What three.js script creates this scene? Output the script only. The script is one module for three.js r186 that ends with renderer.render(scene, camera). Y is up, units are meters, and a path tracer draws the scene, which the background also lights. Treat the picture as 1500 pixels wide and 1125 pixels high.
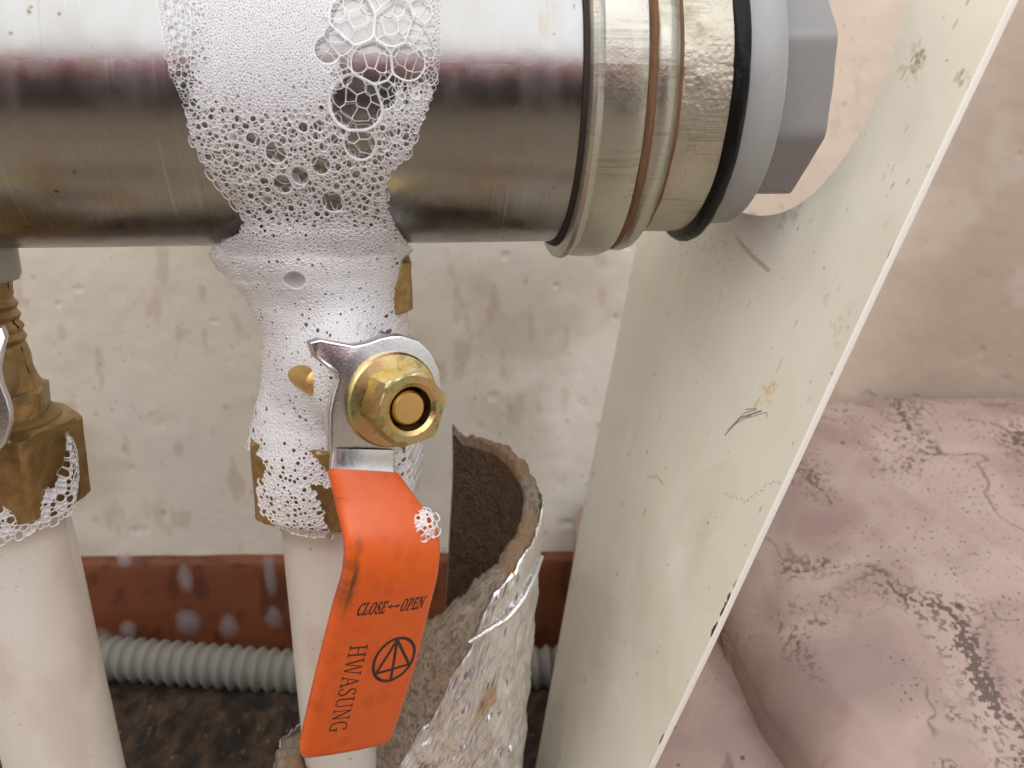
import * as THREE from 'three';
import { toCreasedNormals, mergeVertices, mergeGeometries } from 'three/addons/utils/BufferGeometryUtils.js';
import { RectAreaLightUniformsLib } from 'three/addons/lights/RectAreaLightUniformsLib.js';

// ---------------------------------------------------------------- camera, light, exposure
const R = Math.PI / 180, MM = 0.001;
const scene = new THREE.Scene();
const camera = new THREE.PerspectiveCamera(44.94, 4 / 3, 0.005, 20);
const CAM = [0, 134, 160], PITCH = 14 * R, FOC = 1360;          // millimetres; focal length for a frame 1500 wide
camera.position.set(0, 0.134, 0.160);
camera.rotation.set(-PITCH, 0, 0);
camera.focus = 0.142; camera.userData.fStop = 27;
scene.background = new THREE.Color(0.565, 0.585, 0.60);
RectAreaLightUniformsLib.init();
function areaLight(name, [x, y, z], [tx, ty, tz], w, h, power, color) {
  const l = new THREE.RectAreaLight(color, power, w, h);
  l.name = name; l.position.set(x, y, z); l.lookAt(tx, ty, tz); scene.add(l); return l;
}
areaLight('window_light', [0.30, 0.92, 1.05], [0, 0.12, 0], 2.4, 1.4, 1.0, 0xfcfbff);
areaLight('added_fill_light', [-0.45, 0.70, 0.30], [0, 0.08, 0.0], 0.5, 0.5, 1.2, 0xfff1de);  // added warm fill from the upper left, no such lamp in the room
const renderer = new THREE.WebGLRenderer({ antialias: true });
renderer.setSize(1024, 768);
renderer.toneMapping = THREE.LinearToneMapping;
renderer.toneMappingExposure = 1.6;
renderer.shadowMap.enabled = true;

// ---------------------------------------------------------------- helpers
let seed = 12345;
const rnd = () => { seed = (seed * 1664525 + 1013904223) >>> 0; return seed / 4294967296; };
const clamp = (x, a = 0, b = 1) => Math.min(b, Math.max(a, x));
const lerp = (a, b, t) => a + (b - a) * t;
const sstep = (a, b, x) => { const t = clamp((x - a) / (b - a)); return t * t * (3 - 2 * t); };
const pw = (tab, x) => {                                            // piecewise linear table [[x, y], ...]
  if (x <= tab[0][0]) return tab[0][1];
  for (let i = 1; i < tab.length; i++) if (x <= tab[i][0]) { const t = (x - tab[i - 1][0]) / (tab[i][0] - tab[i - 1][0]); return lerp(tab[i - 1][1], tab[i][1], t * t * (3 - 2 * t) * 0.5 + t * 0.5); }
  return tab[tab.length - 1][1];
};
const h2 = (x, y, s) => { let h = (x * 374761393 + y * 668265263 + s * 974711) | 0; h = Math.imul(h ^ (h >>> 13), 1274126177); h ^= h >>> 16; return (h >>> 0) / 4294967296; };
function vn(x, y, s = 0, per = 0) {
  const xi = Math.floor(x), yi = Math.floor(y); let fx = x - xi, fy = y - yi;
  fx = fx * fx * (3 - 2 * fx); fy = fy * fy * (3 - 2 * fy);
  const w = per ? (v) => ((v % per) + per) % per : (v) => v;
  const a = h2(w(xi), w(yi), s), b = h2(w(xi + 1), w(yi), s), c = h2(w(xi), w(yi + 1), s), d = h2(w(xi + 1), w(yi + 1), s);
  return a + (b - a) * fx + (c - a) * fy + (a - b - c + d) * fx * fy;
}
function fbm(x, y, s = 0, oct = 5, per = 0) { let v = 0, a = 0.5, n = 0; for (let i = 0; i < oct; i++) { v += a * vn(x, y, s + i * 17, per); n += a; x *= 2; y *= 2; per *= 2; a *= 0.5; } return v / n; }
function specks(x, y, s, amount, rmin, rmax) {                      // round-ish spots, 0..1
  const xi = Math.floor(x), yi = Math.floor(y); let m = 0;
  for (let j = -1; j <= 1; j++) for (let i = -1; i <= 1; i++) {
    const cx = xi + i, cy = yi + j; if (h2(cx, cy, s) > amount) continue;
    const px = cx + h2(cx, cy, s + 1), py = cy + h2(cx, cy, s + 2), r = rmin + (rmax - rmin) * h2(cx, cy, s + 3) ** 2;
    const st = 0.6 + 0.8 * h2(cx, cy, s + 4), d = Math.hypot((x - px) * st, (y - py) / st) / r;
    m = Math.max(m, (1 - sstep(0.5, 1.1, d + 0.5 * (vn(x * 9, y * 9, s) - 0.5))) * (0.4 + 0.6 * h2(cx, cy, s + 5)));
  }
  return m;
}
function tex(w, h, fn, srgb = true) {
  const d = new Uint8Array(w * h * 4);
  for (let y = 0; y < h; y++) for (let x = 0; x < w; x++) { const c = fn((x + 0.5) / w, (y + 0.5) / h), k = (y * w + x) * 4; if (typeof c === 'number') d[k] = d[k + 1] = d[k + 2] = clamp(c) * 255; else for (let i = 0; i < 3; i++) d[k + i] = clamp(c[i]) * 255; d[k + 3] = 255; }
  const t = new THREE.DataTexture(d, w, h); t.wrapS = t.wrapT = THREE.RepeatWrapping; t.magFilter = THREE.LinearFilter; t.minFilter = THREE.LinearMipmapLinearFilter; t.generateMipmaps = true;
  if (srgb) t.colorSpace = THREE.SRGBColorSpace; t.needsUpdate = true; return t;
}
const mixc = (a, b, t) => [a[0] + (b[0] - a[0]) * t, a[1] + (b[1] - a[1]) * t, a[2] + (b[2] - a[2]) * t];
const rgb = (r, g, b) => [r / 255, g / 255, b / 255];
const used = {};
function numbered(name) { const n = used[name] = (used[name] ?? -1) + 1; return n ? `${name}_${String(n).padStart(3, '0')}` : name; }
function add(o, parent) { (parent ?? scene).add(o); if (!parent || parent === scene) o.name = numbered(o.name); return o; }
function mesh(name, geo, mat, parent) {                             // geometry in millimetres
  geo.scale(MM, MM, MM);
  const m = new THREE.Mesh(geo, mat); m.name = name; m.castShadow = m.receiveShadow = true; return add(m, parent);
}
function thing(name, label, category, [x, y, z] = [0, 0, 0], turn = 0, group) {
  const o = new THREE.Group(); o.name = name; o.position.set(x * MM, y * MM, z * MM); o.rotation.y = turn; add(o); return tag(o, label, category, group);
}
function tag(o, label, category, group) { o.userData = { label, category }; if (group) o.userData.group = group; return o; }
function struct(name, geo, mat) { const m = mesh(name, geo, mat); m.userData.kind = 'structure'; return m; }
function gridGeo(nu, nv, fn, uvfn) {                                 // fn(u, v) -> [x, y, z], u and v in 0..1
  const p = [], uv = [], ix = [];
  for (let j = 0; j <= nv; j++) for (let i = 0; i <= nu; i++) { const u = i / nu, v = j / nv; p.push(...fn(u, v)); uv.push(...(uvfn ? uvfn(u, v) : [u, v])); }
  for (let j = 0; j < nv; j++) for (let i = 0; i < nu; i++) { const a = j * (nu + 1) + i, b = a + 1, c = a + nu + 1, d = c + 1; ix.push(a, b, d, a, d, c); }
  const g = new THREE.BufferGeometry(); g.setAttribute('position', new THREE.Float32BufferAttribute(p, 3)); g.setAttribute('uv', new THREE.Float32BufferAttribute(uv, 2)); g.setIndex(ix); g.computeVertexNormals(); return g;
}
function weldSeam(g) {                                               // same normals for vertices in one place
  const p = g.attributes.position, n = g.attributes.normal, map = new Map();
  for (let i = 0; i < p.count; i++) { const k = `${Math.round(p.getX(i) * 200)},${Math.round(p.getY(i) * 200)},${Math.round(p.getZ(i) * 200)}`; const e = map.get(k); if (e) e.push(i); else map.set(k, [i]); }
  for (const e of map.values()) if (e.length > 1) { let x = 0, y = 0, z = 0; for (const i of e) { x += n.getX(i); y += n.getY(i); z += n.getZ(i); } const l = Math.hypot(x, y, z) || 1; for (const i of e) n.setXYZ(i, x / l, y / l, z / l); }
  return g;
}
function lathe(pts, seg = 128, crease = 30, uvScale = [1, 1], bump) { // pts [r, y]; uv in mm * scale
  const rm = Math.max(...pts.map((p) => p[0])), L = [0];
  for (let i = 1; i < pts.length; i++) L.push(L[i - 1] + Math.hypot(pts[i][0] - pts[i - 1][0], pts[i][1] - pts[i - 1][1]));
  const g = gridGeo(seg, pts.length - 1, (u, v) => { const q = pts[Math.round(v * (pts.length - 1))], a = -u * 2 * Math.PI, r = bump ? q[0] + bump(u, q[1]) * (q[0] > 0.01 ? 1 : 0) : q[0]; return [r * Math.cos(a), q[1], r * Math.sin(a)]; },
    (u, v) => [u * 2 * Math.PI * rm * uvScale[0], L[Math.round(v * (pts.length - 1))] * uvScale[1]]);
  const c = toCreasedNormals(g, crease * R); return c;
}
// hexagonal nut about y: across flats af, from y0 to y1, corners rounded off by cones at both ends, bore radius (0 = closed)
function hexNut(af, y0, y1, { cham = 0.9, round = 0.25, bore = 0, turn = 0, sides = 6, seg = 120, recess = 0, jig = 0 } = {}) {
  const ra = af / 2, sp = 360 / sides, rhex = (t) => { const m = ((t / (sp * R)) % 1 + 1) % 1 * sp - sp / 2; return Math.min(ra / Math.cos(m * R), ra / Math.cos(sp / 2 * R) - round * Math.max(0, Math.abs(m) - sp * 0.4) / (sp * 0.1)); };
  const rows = [], rb = bore;
  rows.push([y0, rb, 0]); rows.push([y0, ra * 0.97, 0]);
  for (const t of [0, 0.5, 1]) rows.push([y0 + cham * t * 0.6, ra * 0.985 + (ra * 0.17) * t, 1]);
  for (const t of [0.25, 0.5, 0.75]) rows.push([lerp(y0, y1, t), 99, 1]);
  for (const t of [1, 0.5, 0]) rows.push([y1 - cham * t * 0.6, ra * 0.985 + (ra * 0.17) * t, 1]);
  rows.push([y1, ra * 0.965, 0]);
  if (recess) { rows.push([y1, rb + 0.6, 0]); rows.push([y1 - 0.5, rb, 0]); rows.push([y1 - recess, rb, 0]); } else rows.push([y1, rb, 0]);
  const g = gridGeo(seg, rows.length - 1, (u, v) => { const q = rows[Math.round(v * (rows.length - 1))], a = -u * 2 * Math.PI; let r = q[2] ? Math.min(rhex(-a + turn), q[1]) : q[1]; if (jig && q[2]) r += jig * (vn(u * 40, q[0] * 0.7, 5) - 0.5); return [r * Math.cos(a), q[0], r * Math.sin(a)]; }, null);
  const pp = g.attributes.position, uu = g.attributes.uv; for (let i = 0; i < pp.count; i++) uu.setXY(i, pp.getX(i) * 0.05 + pp.getY(i) * 0.021, pp.getZ(i) * 0.05 + pp.getY(i) * 0.043);
  return toCreasedNormals(g, 24 * R);
}
const VF = [0, -Math.sin(PITCH), -Math.cos(PITCH)], VU = [0, Math.cos(PITCH), -Math.sin(PITCH)];
const rayOf = (x, y) => { const a = (x - 750) / FOC, b = (562.5 - y) / FOC; return [a, VF[1] + b * VU[1], VF[2] + b * VU[2]]; };
const proj = (x, y, z) => { y -= CAM[1]; z -= CAM[2]; const d = y * VF[1] + z * VF[2]; return [750 + FOC * x / d, 562.5 - FOC * (y * VU[1] + z * VU[2]) / d]; };
function inPoly(x, y, P) { let c = false; for (let i = 0, j = P.length - 1; i < P.length; j = i++) { const [a, b] = P[i], [e, f] = P[j]; if ((b > y) !== (f > y) && x < (e - a) * (y - b) / (f - b) + a) c = !c; } return c; }
function polyDist(x, y, P) { let m = 1e9; for (let i = 0, j = P.length - 1; i < P.length; j = i++) { const [ax, ay] = P[j], [bx, by] = P[i], dx = bx - ax, dy = by - ay, t = clamp(((x - ax) * dx + (y - ay) * dy) / (dx * dx + dy * dy || 1)); m = Math.min(m, Math.hypot(x - ax - dx * t, y - ay - dy * t)); } return m; }

// ---------------------------------------------------------------- materials
const noiseBump = tex(512, 512, (u, v) => 0.65 * fbm(u * 24, v * 24, 3, 4, 24) + 0.35 * vn(u * 170, v * 170, 9, 170), false);
const roughNoise = tex(512, 512, (u, v) => 0.75 + 0.5 * (fbm(u * 16, v * 16, 31, 5, 16) - 0.5), false);
const rep = (t, x, y = x) => { const c = t.clone(); c.repeat.set(x, y); c.needsUpdate = true; return c; };
const wallTex = tex(1024, 1024, (u, v) => {                          // uv 0..1 covers 500 x 500 mm, x from -250
  const x = u * 500 - 250, y = v * 500;
  let c = mixc(rgb(236, 229, 216), rgb(206, 187, 169), sstep(25, 70, x + 14 * (fbm(u * 12, v * 12, 5, 3) - 0.5))); c = mixc(c, rgb(164, 147, 131), sstep(72, 118, x - 0.25 * (y - 110) + 24 * (fbm(u * 9, v * 9, 15, 3) - 0.5)));  // shade towards the lower right is painted into the wall colour
  const m = fbm(x * 0.035, y * 0.05, 2, 5); c = mixc(c, rgb(200, 189, 172), 0.5 * sstep(0.5, 0.75, m));
  c = mixc(c, rgb(232, 228, 220), (0.5 - 0.35 * sstep(20, 60, x)) * sstep(0.52, 0.7, fbm(x * 0.06 + 9, y * 0.05, 7, 4)));
  const st = fbm(x * 0.22, y * 0.1, 12, 4); c = mixc(c, rgb(170, 150, 120), 0.25 * sstep(0.66, 0.8, st));
  const sp = specks(x * 0.16, y * 0.11, 40, 0.3, 0.04, 0.15); c = mixc(c, rgb(158, 130, 96), sp * 0.4);
  const s2 = specks(x * 0.45, y * 0.4, 60, 0.25, 0.06, 0.2); c = mixc(c, rgb(120, 100, 80), s2 * 0.4 * sstep(0.45, 0.6, fbm(x * 0.04, y * 0.04, 77, 3)));
  return c;
});
const wallBump = tex(1024, 1024, (u, v) => { const x = u * 500, y = v * 500; return 0.5 * fbm(x * 0.06, y * 0.06, 3, 5) + 0.3 * fbm(x * 0.3, y * 0.3, 8, 4) - 0.35 * specks(x * 0.1, y * 0.1, 90, 0.35, 0.08, 0.25) + 0.25; }, false);
const M = {};
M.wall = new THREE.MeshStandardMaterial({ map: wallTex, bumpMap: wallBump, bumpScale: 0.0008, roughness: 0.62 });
M.skirting = new THREE.MeshStandardMaterial({ roughness: 0.55, bumpMap: rep(noiseBump, 2), bumpScale: 0.0001, map: tex(512, 512, (u, v) => { let c = mixc(rgb(140, 80, 46), rgb(112, 60, 34), fbm(u * 6, v * 6, 4, 5)); c = mixc(c, rgb(70, 34, 20), 0.5 * sstep(0.5, 0.75, fbm(u * 30, v * 22, 21, 4))); return c; }) });
M.floor = new THREE.MeshStandardMaterial({ roughness: 0.8, bumpMap: rep(noiseBump, 3), bumpScale: 0.0025, map: tex(1024, 1024, (u, v) => { let c = mixc(rgb(200, 180, 158), rgb(222, 205, 184), fbm(u * 30, v * 30, 4, 5)); c = mixc(c, rgb(40, 33, 26), sstep(0.48, 0.66, fbm(u * 46, v * 46, 23, 4))); return mixc(c, rgb(160, 134, 92), 0.7 * specks(u * 70, v * 70, 3, 0.15, 0.1, 0.3)); }) });
// stainless steel: u runs round the pipe, v along it, both in mm * 0.01
const steelMap = tex(1024, 1024, (u, v) => {
  let c = mixc(rgb(164, 164, 163), rgb(152, 150, 144), fbm(u * 20, v * 20, 3, 5, 20));
  c = mixc(c, rgb(150, 132, 108), 0.35 * sstep(0.56, 0.74, fbm(u * 18 + 3, v * 24, 8, 5)));
  const hl = vn(u * 9, v * 1100, 91); c = mixc(c, hl > 0.5 ? rgb(208, 208, 206) : rgb(118, 112, 104), 0.55 * sstep(0.34, 0.5, Math.abs(hl - 0.5)) * sstep(0.45, 0.7, fbm(u * 12, v * 16, 95, 3)));
  c = mixc(c, rgb(92, 72, 50), 0.8 * specks(u * 120, v * 120, 5, 0.14, 0.06, 0.22) * sstep(0.42, 0.6, fbm(u * 10, v * 10, 13, 3)));
  return c;
});
const steelRough = tex(1024, 1024, (u, v) => 0.66 + 0.22 * (fbm(u * 16, v * 120, 5, 4) - 0.5) + 0.34 * (fbm(u * 52, v * 52, 15, 4) - 0.45), false);
const steelBump = tex(1024, 1024, (u, v) => 0.5 * fbm(u * 28, v * 28, 71, 4, 28) + 0.2 * vn(u * 60, v * 500, 4) + 0.3 * fbm(u * 160, v * 160, 6, 3), false);
M.steel = new THREE.MeshStandardMaterial({ metalness: 1, roughness: 0.4, map: steelMap, roughnessMap: steelRough, bumpMap: steelBump, bumpScale: 0.000035 });
const collarMap = tex(512, 512, (u, v) => { let c = mixc(rgb(226, 223, 214), rgb(208, 203, 192), fbm(u * 12, v * 12, 3, 4, 12)); c = mixc(c, rgb(150, 130, 100), 0.5 * sstep(0.6, 0.74, fbm(u * 8, v * 8, 8, 5, 8))); return mixc(c, rgb(170, 165, 156), 0.5 * sstep(0.5, 0.7, vn(u * 420, v * 14, 5)) * sstep(0.45, 0.6, fbm(u * 9, v * 9, 65, 3))); });
M.steelCollar = new THREE.MeshStandardMaterial({ metalness: 0.9, color: 0xd6d6d2, roughness: 0.5, map: collarMap, roughnessMap: steelRough, bumpMap: rep(steelBump, 2, 2), bumpScale: 0.00007 });
M.steelRough = new THREE.MeshStandardMaterial({ metalness: 0.9, color: 0xdcd9d0, roughness: 0.48, bumpMap: tex(512, 512, (u, v) => 0.5 * fbm(u * 40, v * 40, 5, 3, 40) + 0.5 * fbm(u * 90, v * 90, 15, 2, 90), false), bumpScale: 0.0002, map: collarMap });
M.rust = new THREE.MeshStandardMaterial({ color: 0x7d5a3c, roughness: 0.85, bumpMap: rep(noiseBump, 6), bumpScale: 0.0001 });
M.dark = new THREE.MeshStandardMaterial({ color: 0x2a1c14, roughness: 0.7 });
M.rubber = new THREE.MeshPhysicalMaterial({ color: 0x040404, specularIntensity: 0.45, roughness: 0.38, bumpMap: rep(noiseBump, 3), bumpScale: 0.0001 });
M.greyPlastic = new THREE.MeshPhysicalMaterial({ color: 0x9b9c9c, roughness: 0.42, bumpMap: rep(noiseBump, 4), bumpScale: 0.00001, roughnessMap: roughNoise });
M.greyPlasticDark = new THREE.MeshPhysicalMaterial({ color: 0x8c8b8b, roughness: 0.4, bumpMap: rep(noiseBump, 4), bumpScale: 0.00002, roughnessMap: roughNoise });
const brassMap = tex(512, 512, (u, v) => { let c = mixc(rgb(180, 152, 106), rgb(150, 120, 76), fbm(u * 10, v * 10, 41, 5, 10)); c = mixc(c, rgb(140, 108, 66), 0.4 * sstep(0.54, 0.72, fbm(u * 18, v * 18, 43, 4, 18))); return mixc(c, rgb(92, 112, 92), 0.35 * sstep(0.64, 0.76, fbm(u * 7, v * 7, 47, 4, 7))); });
M.brass = new THREE.MeshStandardMaterial({ metalness: 0.9, roughness: 0.58, map: rep(brassMap, 1), roughnessMap: roughNoise, bumpMap: rep(noiseBump, 1), bumpScale: 0.00009 });
M.brassBright = new THREE.MeshStandardMaterial({ metalness: 1, color: 0xe8c07a, roughness: 0.32, bumpMap: rep(noiseBump, 1), bumpScale: 0.00002 });
M.chrome = new THREE.MeshStandardMaterial({ metalness: 1, color: 0xdcdbda, roughness: 0.34, roughnessMap: roughNoise, bumpMap: rep(noiseBump, 0.12), bumpScale: 0.00002 });
const zincMap = tex(512, 512, (u, v) => { const a = fbm(u * 7, v * 7, 51, 4, 7), b = fbm(u * 9, v * 9, 57, 4, 9); let c = mixc(rgb(208, 186, 132), rgb(190, 184, 130), sstep(0.42, 0.62, a)); c = mixc(c, rgb(214, 170, 126), 0.7 * sstep(0.5, 0.7, b)); return mixc(c, rgb(120, 96, 60), 0.35 * sstep(0.6, 0.75, fbm(u * 22, v * 22, 61, 3, 22))); });
M.zinc = new THREE.MeshStandardMaterial({ metalness: 1, color: 0xffffff, roughness: 0.42, map: zincMap, roughnessMap: roughNoise, bumpMap: rep(noiseBump, 1), bumpScale: 0.00002 });
M.pb = new THREE.MeshPhysicalMaterial({ color: 0xffffff, roughness: 0.4, bumpMap: rep(noiseBump, 1), bumpScale: 0.00005, map: tex(512, 512, (u, v) => { let c = mixc(rgb(230, 226, 217), rgb(222, 211, 194), fbm(u * 5, v * 3, 5, 4)); c = mixc(c, rgb(212, 193, 182), 0.5 * sstep(0.5, 0.7, fbm(u * 7, v * 4, 15, 4))); return mixc(c, rgb(150, 120, 90), 0.4 * specks(u * 24, v * 24, 8, 0.2, 0.05, 0.2)); }), transmission: 0.12, thickness: 0 });
M.foamWall = new THREE.MeshPhysicalMaterial({ color: 0xfbfafb, roughness: 0.2, transmission: 0.25, thickness: 0, specularIntensity: 1, clearcoat: 0.6, clearcoatRoughness: 0.1 });
M.foamThin = new THREE.MeshPhysicalMaterial({ color: 0xf3f2f5, roughness: 0.45, transmission: 0.62, thickness: 0, specularIntensity: 1 });
M.foamFill = new THREE.MeshPhysicalMaterial({ color: 0xf1f0f3, roughness: 0.7, transmission: 0.3, thickness: 0, specularIntensity: 0.5 });
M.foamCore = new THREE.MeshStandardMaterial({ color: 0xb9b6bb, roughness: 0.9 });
M.soil = new THREE.MeshStandardMaterial({ roughness: 0.95, map: tex(512, 512, (u, v) => { let c = mixc(rgb(44, 34, 26), rgb(92, 72, 52), fbm(u * 60, v * 30, 4, 5)); c = mixc(c, rgb(28, 22, 17), 0.8 * sstep(0.4, 0.7, fbm(u * 40, v * 20, 23, 5))); return mixc(c, rgb(170, 140, 92), 0.7 * specks(u * 90, v * 40, 3, 0.16, 0.1, 0.3)); }) });
M.fleck = new THREE.MeshPhysicalMaterial({ color: 0xd9d6de, roughness: 0.5, transparent: true, opacity: 0.085 });
M.film = new THREE.MeshPhysicalMaterial({ color: 0xffffff, roughness: 0.03, transmission: 1, thickness: 0, ior: 1.25, iridescence: 0.6, iridescenceIOR: 1.33, iridescenceThicknessRange: [200, 500] });
M.hose = new THREE.MeshStandardMaterial({ color: 0x8e8c84, roughness: 0.6, bumpMap: rep(noiseBump, 3), bumpScale: 0.00006 });
M.fibre = new THREE.MeshStandardMaterial({ roughness: 0.95, bumpMap: tex(512, 512, (u, v) => 0.5 * fbm(u * 30, v * 30, 4, 4, 30) + 0.5 * vn(u * 120, v * 120, 8, 120), false), bumpScale: 0.00035, map: tex(512, 512, (u, v) => { let c = mixc(rgb(118, 106, 92), rgb(158, 146, 128), fbm(u * 40, v * 40, 7, 4, 40)); c = mixc(c, rgb(84, 72, 60), 0.5 * sstep(0.52, 0.68, fbm(u * 110, v * 110, 17, 3, 110))); return mixc(c, rgb(140, 106, 74), 0.6 * sstep(0.5, 0.7, fbm(u * 5, v * 5, 27, 3, 5))); }) });
M.fibreShaded = new THREE.MeshStandardMaterial({ roughness: 0.95, color: 0xb09e8c, bumpMap: M.fibre.bumpMap, bumpScale: 0.0006, map: M.fibre.map });  // darkened copy of the fibre: shade inside the sleeve put into the colour
M.foil = new THREE.MeshStandardMaterial({ metalness: 0.85, color: 0xffffff, roughness: 0.2, bumpMap: tex(1024, 1024, (u, v) => { const r = (k, s) => 1 - Math.abs(2 * fbm(u * k + 0.3 * fbm(u * k, v * k, s, 3), v * k, s + 5, 4) - 1); return 0.6 * r(9, 3) + 0.4 * r(24, 9); }, false), bumpScale: 0.00012, map: tex(512, 512, (u, v) => { let c = mixc(rgb(240, 240, 240), rgb(218, 216, 212), fbm(u * 8, v * 8, 3, 4, 8)); const k = sstep(0.62, 0.75, fbm(u * 6, v * 6, 77, 4, 6)); return mixc(c, rgb(166, 118, 62), 0.5 * k); }) });

// ---------------------------------------------------------------- the setting
{
  const g = new THREE.BoxGeometry(1400, 20, 1000); g.translate(0, -10, 420);
  const uv = g.attributes.uv; for (let i = 0; i < uv.count; i++) uv.setXY(i, uv.getX(i) * 4, uv.getY(i) * 3);
  struct('floor', g, M.floor);
  const w = gridGeo(60, 60, (u, v) => { const x = u * 1000 - 500, y = v * 700; return [x, y, -70 + 0.9 * (fbm(x * 0.03, y * 0.03, 3, 3) - 0.5)]; }, (u, v) => [(u * 1000 - 250) / 500, v * 700 / 500]);
  const back = new THREE.BoxGeometry(1000, 700, 18); back.translate(0, 350, -82);
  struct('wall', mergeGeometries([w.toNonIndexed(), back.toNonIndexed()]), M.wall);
  // unseen dark and pink panels, added only for the bands reflected in the steel
  const darkPanel = new THREE.BoxGeometry(760, 142, 20); darkPanel.translate(0, 71, 362); struct('added_dark_panel', darkPanel, new THREE.MeshStandardMaterial({ color: 0x33323a, roughness: 0.7 }));
  const added_pink_panel = new THREE.BoxGeometry(760, 62, 24); added_pink_panel.translate(0, 23, 0); added_pink_panel.rotateX(28 * R); added_pink_panel.rotateZ(4 * R); added_pink_panel.translate(0, 148, 348); struct('added_pink_panel', added_pink_panel, new THREE.MeshStandardMaterial({ color: 0xd96a7c, roughness: 0.6 }));
  const soil = gridGeo(220, 60, (u, v) => { const x = lerp(-180, 120, u), z = lerp(-67, -6, v), e = Math.min(sstep(0, 0.15, 1 - v), 1); return [x, -0.5 + e * (1.0 + 3.2 * fbm(x * 0.08, z * 0.08, 5, 4) * fbm(x * 0.25, z * 0.25, 6, 4) * 2 + 1.1 * fbm(x * 0.7, z * 0.7, 9, 2)), z]; }, (u, v) => [u * 3, v * 0.6]);
  const so = mesh('soil', soil, M.soil); so.userData = { kind: 'stuff', label: 'dark crumbly dirt on the floor along the skirting behind the pipes', category: 'dirt' };
  const s = gridGeo(160, 12, (u, v) => { const x = u * 520 - 260; const a = v * 12; const top = 30.5 + 0.012 * x + 0.7 * (fbm(x * 0.12, 1, 4, 3) - 0.5); const P = [[0, -66.5], [5, -66.3], [10, -66.4], [14, -66.2], [18, -66.3], [22, -66.4], [25, -66.4], [27, -66.5], [28.5, -66.7], [29.3, -67.1], [29.8, -67.8], [30, -69], [30, -72]][Math.round(a)]; return [x, P[0] / 30 * top, P[1] + 0.4 * (fbm(x * 0.1, P[0] * 0.1, 9, 3) - 0.5)]; }, (u, v) => [u * 5, v * 0.35]);
  struct('skirting', s, M.skirting);
}

// ---------------------------------------------------------------- manifold
const AX = [0, 145.7, 0], YAW = 8 * R, AD = [Math.cos(YAW), 0, -Math.sin(YAW)], PR = 26.4;
{
  const t = thing('pipe_manifold', 'large stainless steel manifold pipe with rolled collar, black gasket and grey end plug', 'pipe', AX, YAW);
  const along = (g) => { g.rotateZ(-90 * R); g.rotateX(-90 * R); return g; };
  const body = []; for (let i = 0; i <= 24; i++) body.push([PR + 0.02 * Math.sin(i * 2.1), -200 + i * (206.2 / 24)]);
  mesh('pipe_barrel', along(lathe(body, 160, 40, [0.005, 0.005])), M.steel, t);
  mesh('collar_gap', along(lathe([[24, 6.1], [27.0, 6.3], [27.3, 7.0], [24, 7.2]], 128)), M.dark, t);
  mesh('end_collar', along(lathe([[24, 7.0], [28.3, 6.9], [29.0, 7.1], [29.35, 7.7], [29.1, 8.3], [28.75, 8.8], [28.9, 10], [29.0, 12], [28.9, 13.8], [28.5, 14.9], [27.6, 15.4], [26, 15.5]], 160, 34, [0.012, 0.012], (u, y) => 0.06 * Math.sin(u * 37 + y) + 0.12 * (vn(u * 30, y * 0.6, 3) - 0.5))), M.steelCollar, t);
  mesh('rust_ring', along(lathe([[25, 15.3], [27.75, 15.3], [27.95, 15.8], [27.7, 16.5], [25, 16.7]], 160, 40, [0.05, 0.05], (u, y) => 0.5 * (vn(u * 90, y, 6) - 0.5))), M.rust, t);
  mesh('collar_bead', along(lathe([[25, 16.2], [27.4, 16.2], [28.0, 16.8], [28.1, 17.8], [27.7, 18.9], [26.7, 19.8], [25.4, 20.4], [24, 20.6]], 160, 50, [0.012, 0.012])), M.steelCollar, t);
  mesh('rust_stain', along(lathe([[24.2, 20.2], [25.5, 20.2], [25.45, 20.9], [24.2, 21.4]], 160, 40, [0.05, 0.05], (u, y) => 0.55 * (vn(u * 70, 2, 9) - 0.55))), M.rust, t);
  const sg = along(lathe([[20, 20.4], [24.9, 20.4], [25.0, 23], [25.05, 26], [25.0, 29.2], [24.6, 29.5], [20, 29.5]], 160, 40, [0.02, 0.02], (u) => { const m = (u * 8) % 1; return 0.25 * Math.max(0, 1 - Math.abs(m - 0.42) / 0.015) - 0.1; }));
  mesh('end_socket', sg, M.steelRough, t);
  const gk = []; for (let i = 0; i <= 16; i++) { const a = i / 16 * Math.PI; gk.push([23.6 + 2.4 * Math.sin(a) ** 0.6, 28.1 + 1.55 * (1 - Math.cos(a))]); }
  mesh('gasket', along(lathe([[20, 28.1], ...gk, [20, 31.2]], 200, 60, [0.02, 0.02], (u, y) => { const k = Math.exp(-(((u - 0.235) / 0.075) ** 2)); return 1.0 * k - 0.35 + 0.3 * (vn(u * 60, y * 2.5, 3) - 0.5); })), M.rubber, t);
  const pl = mesh('end_plug', along(lathe([[10, 30.9], [23.2, 30.9], [23.7, 31.4], [23.75, 33.5], [23.6, 36.6], [23.1, 37.3], [22.3, 37.5], [10, 37.5]], 160, 40, [0.03, 0.03])), M.greyPlastic, t);
  const HT = 17; const hd = hexNut(19.5 * 2 * Math.cos(22.5 * R), 37.4, 47.2, { cham: 0.9, round: 0.35, turn: HT * R, sides: 8, seg: 160 });
  mesh('plug_head', along(hd), M.greyPlasticDark, pl);
}

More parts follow.
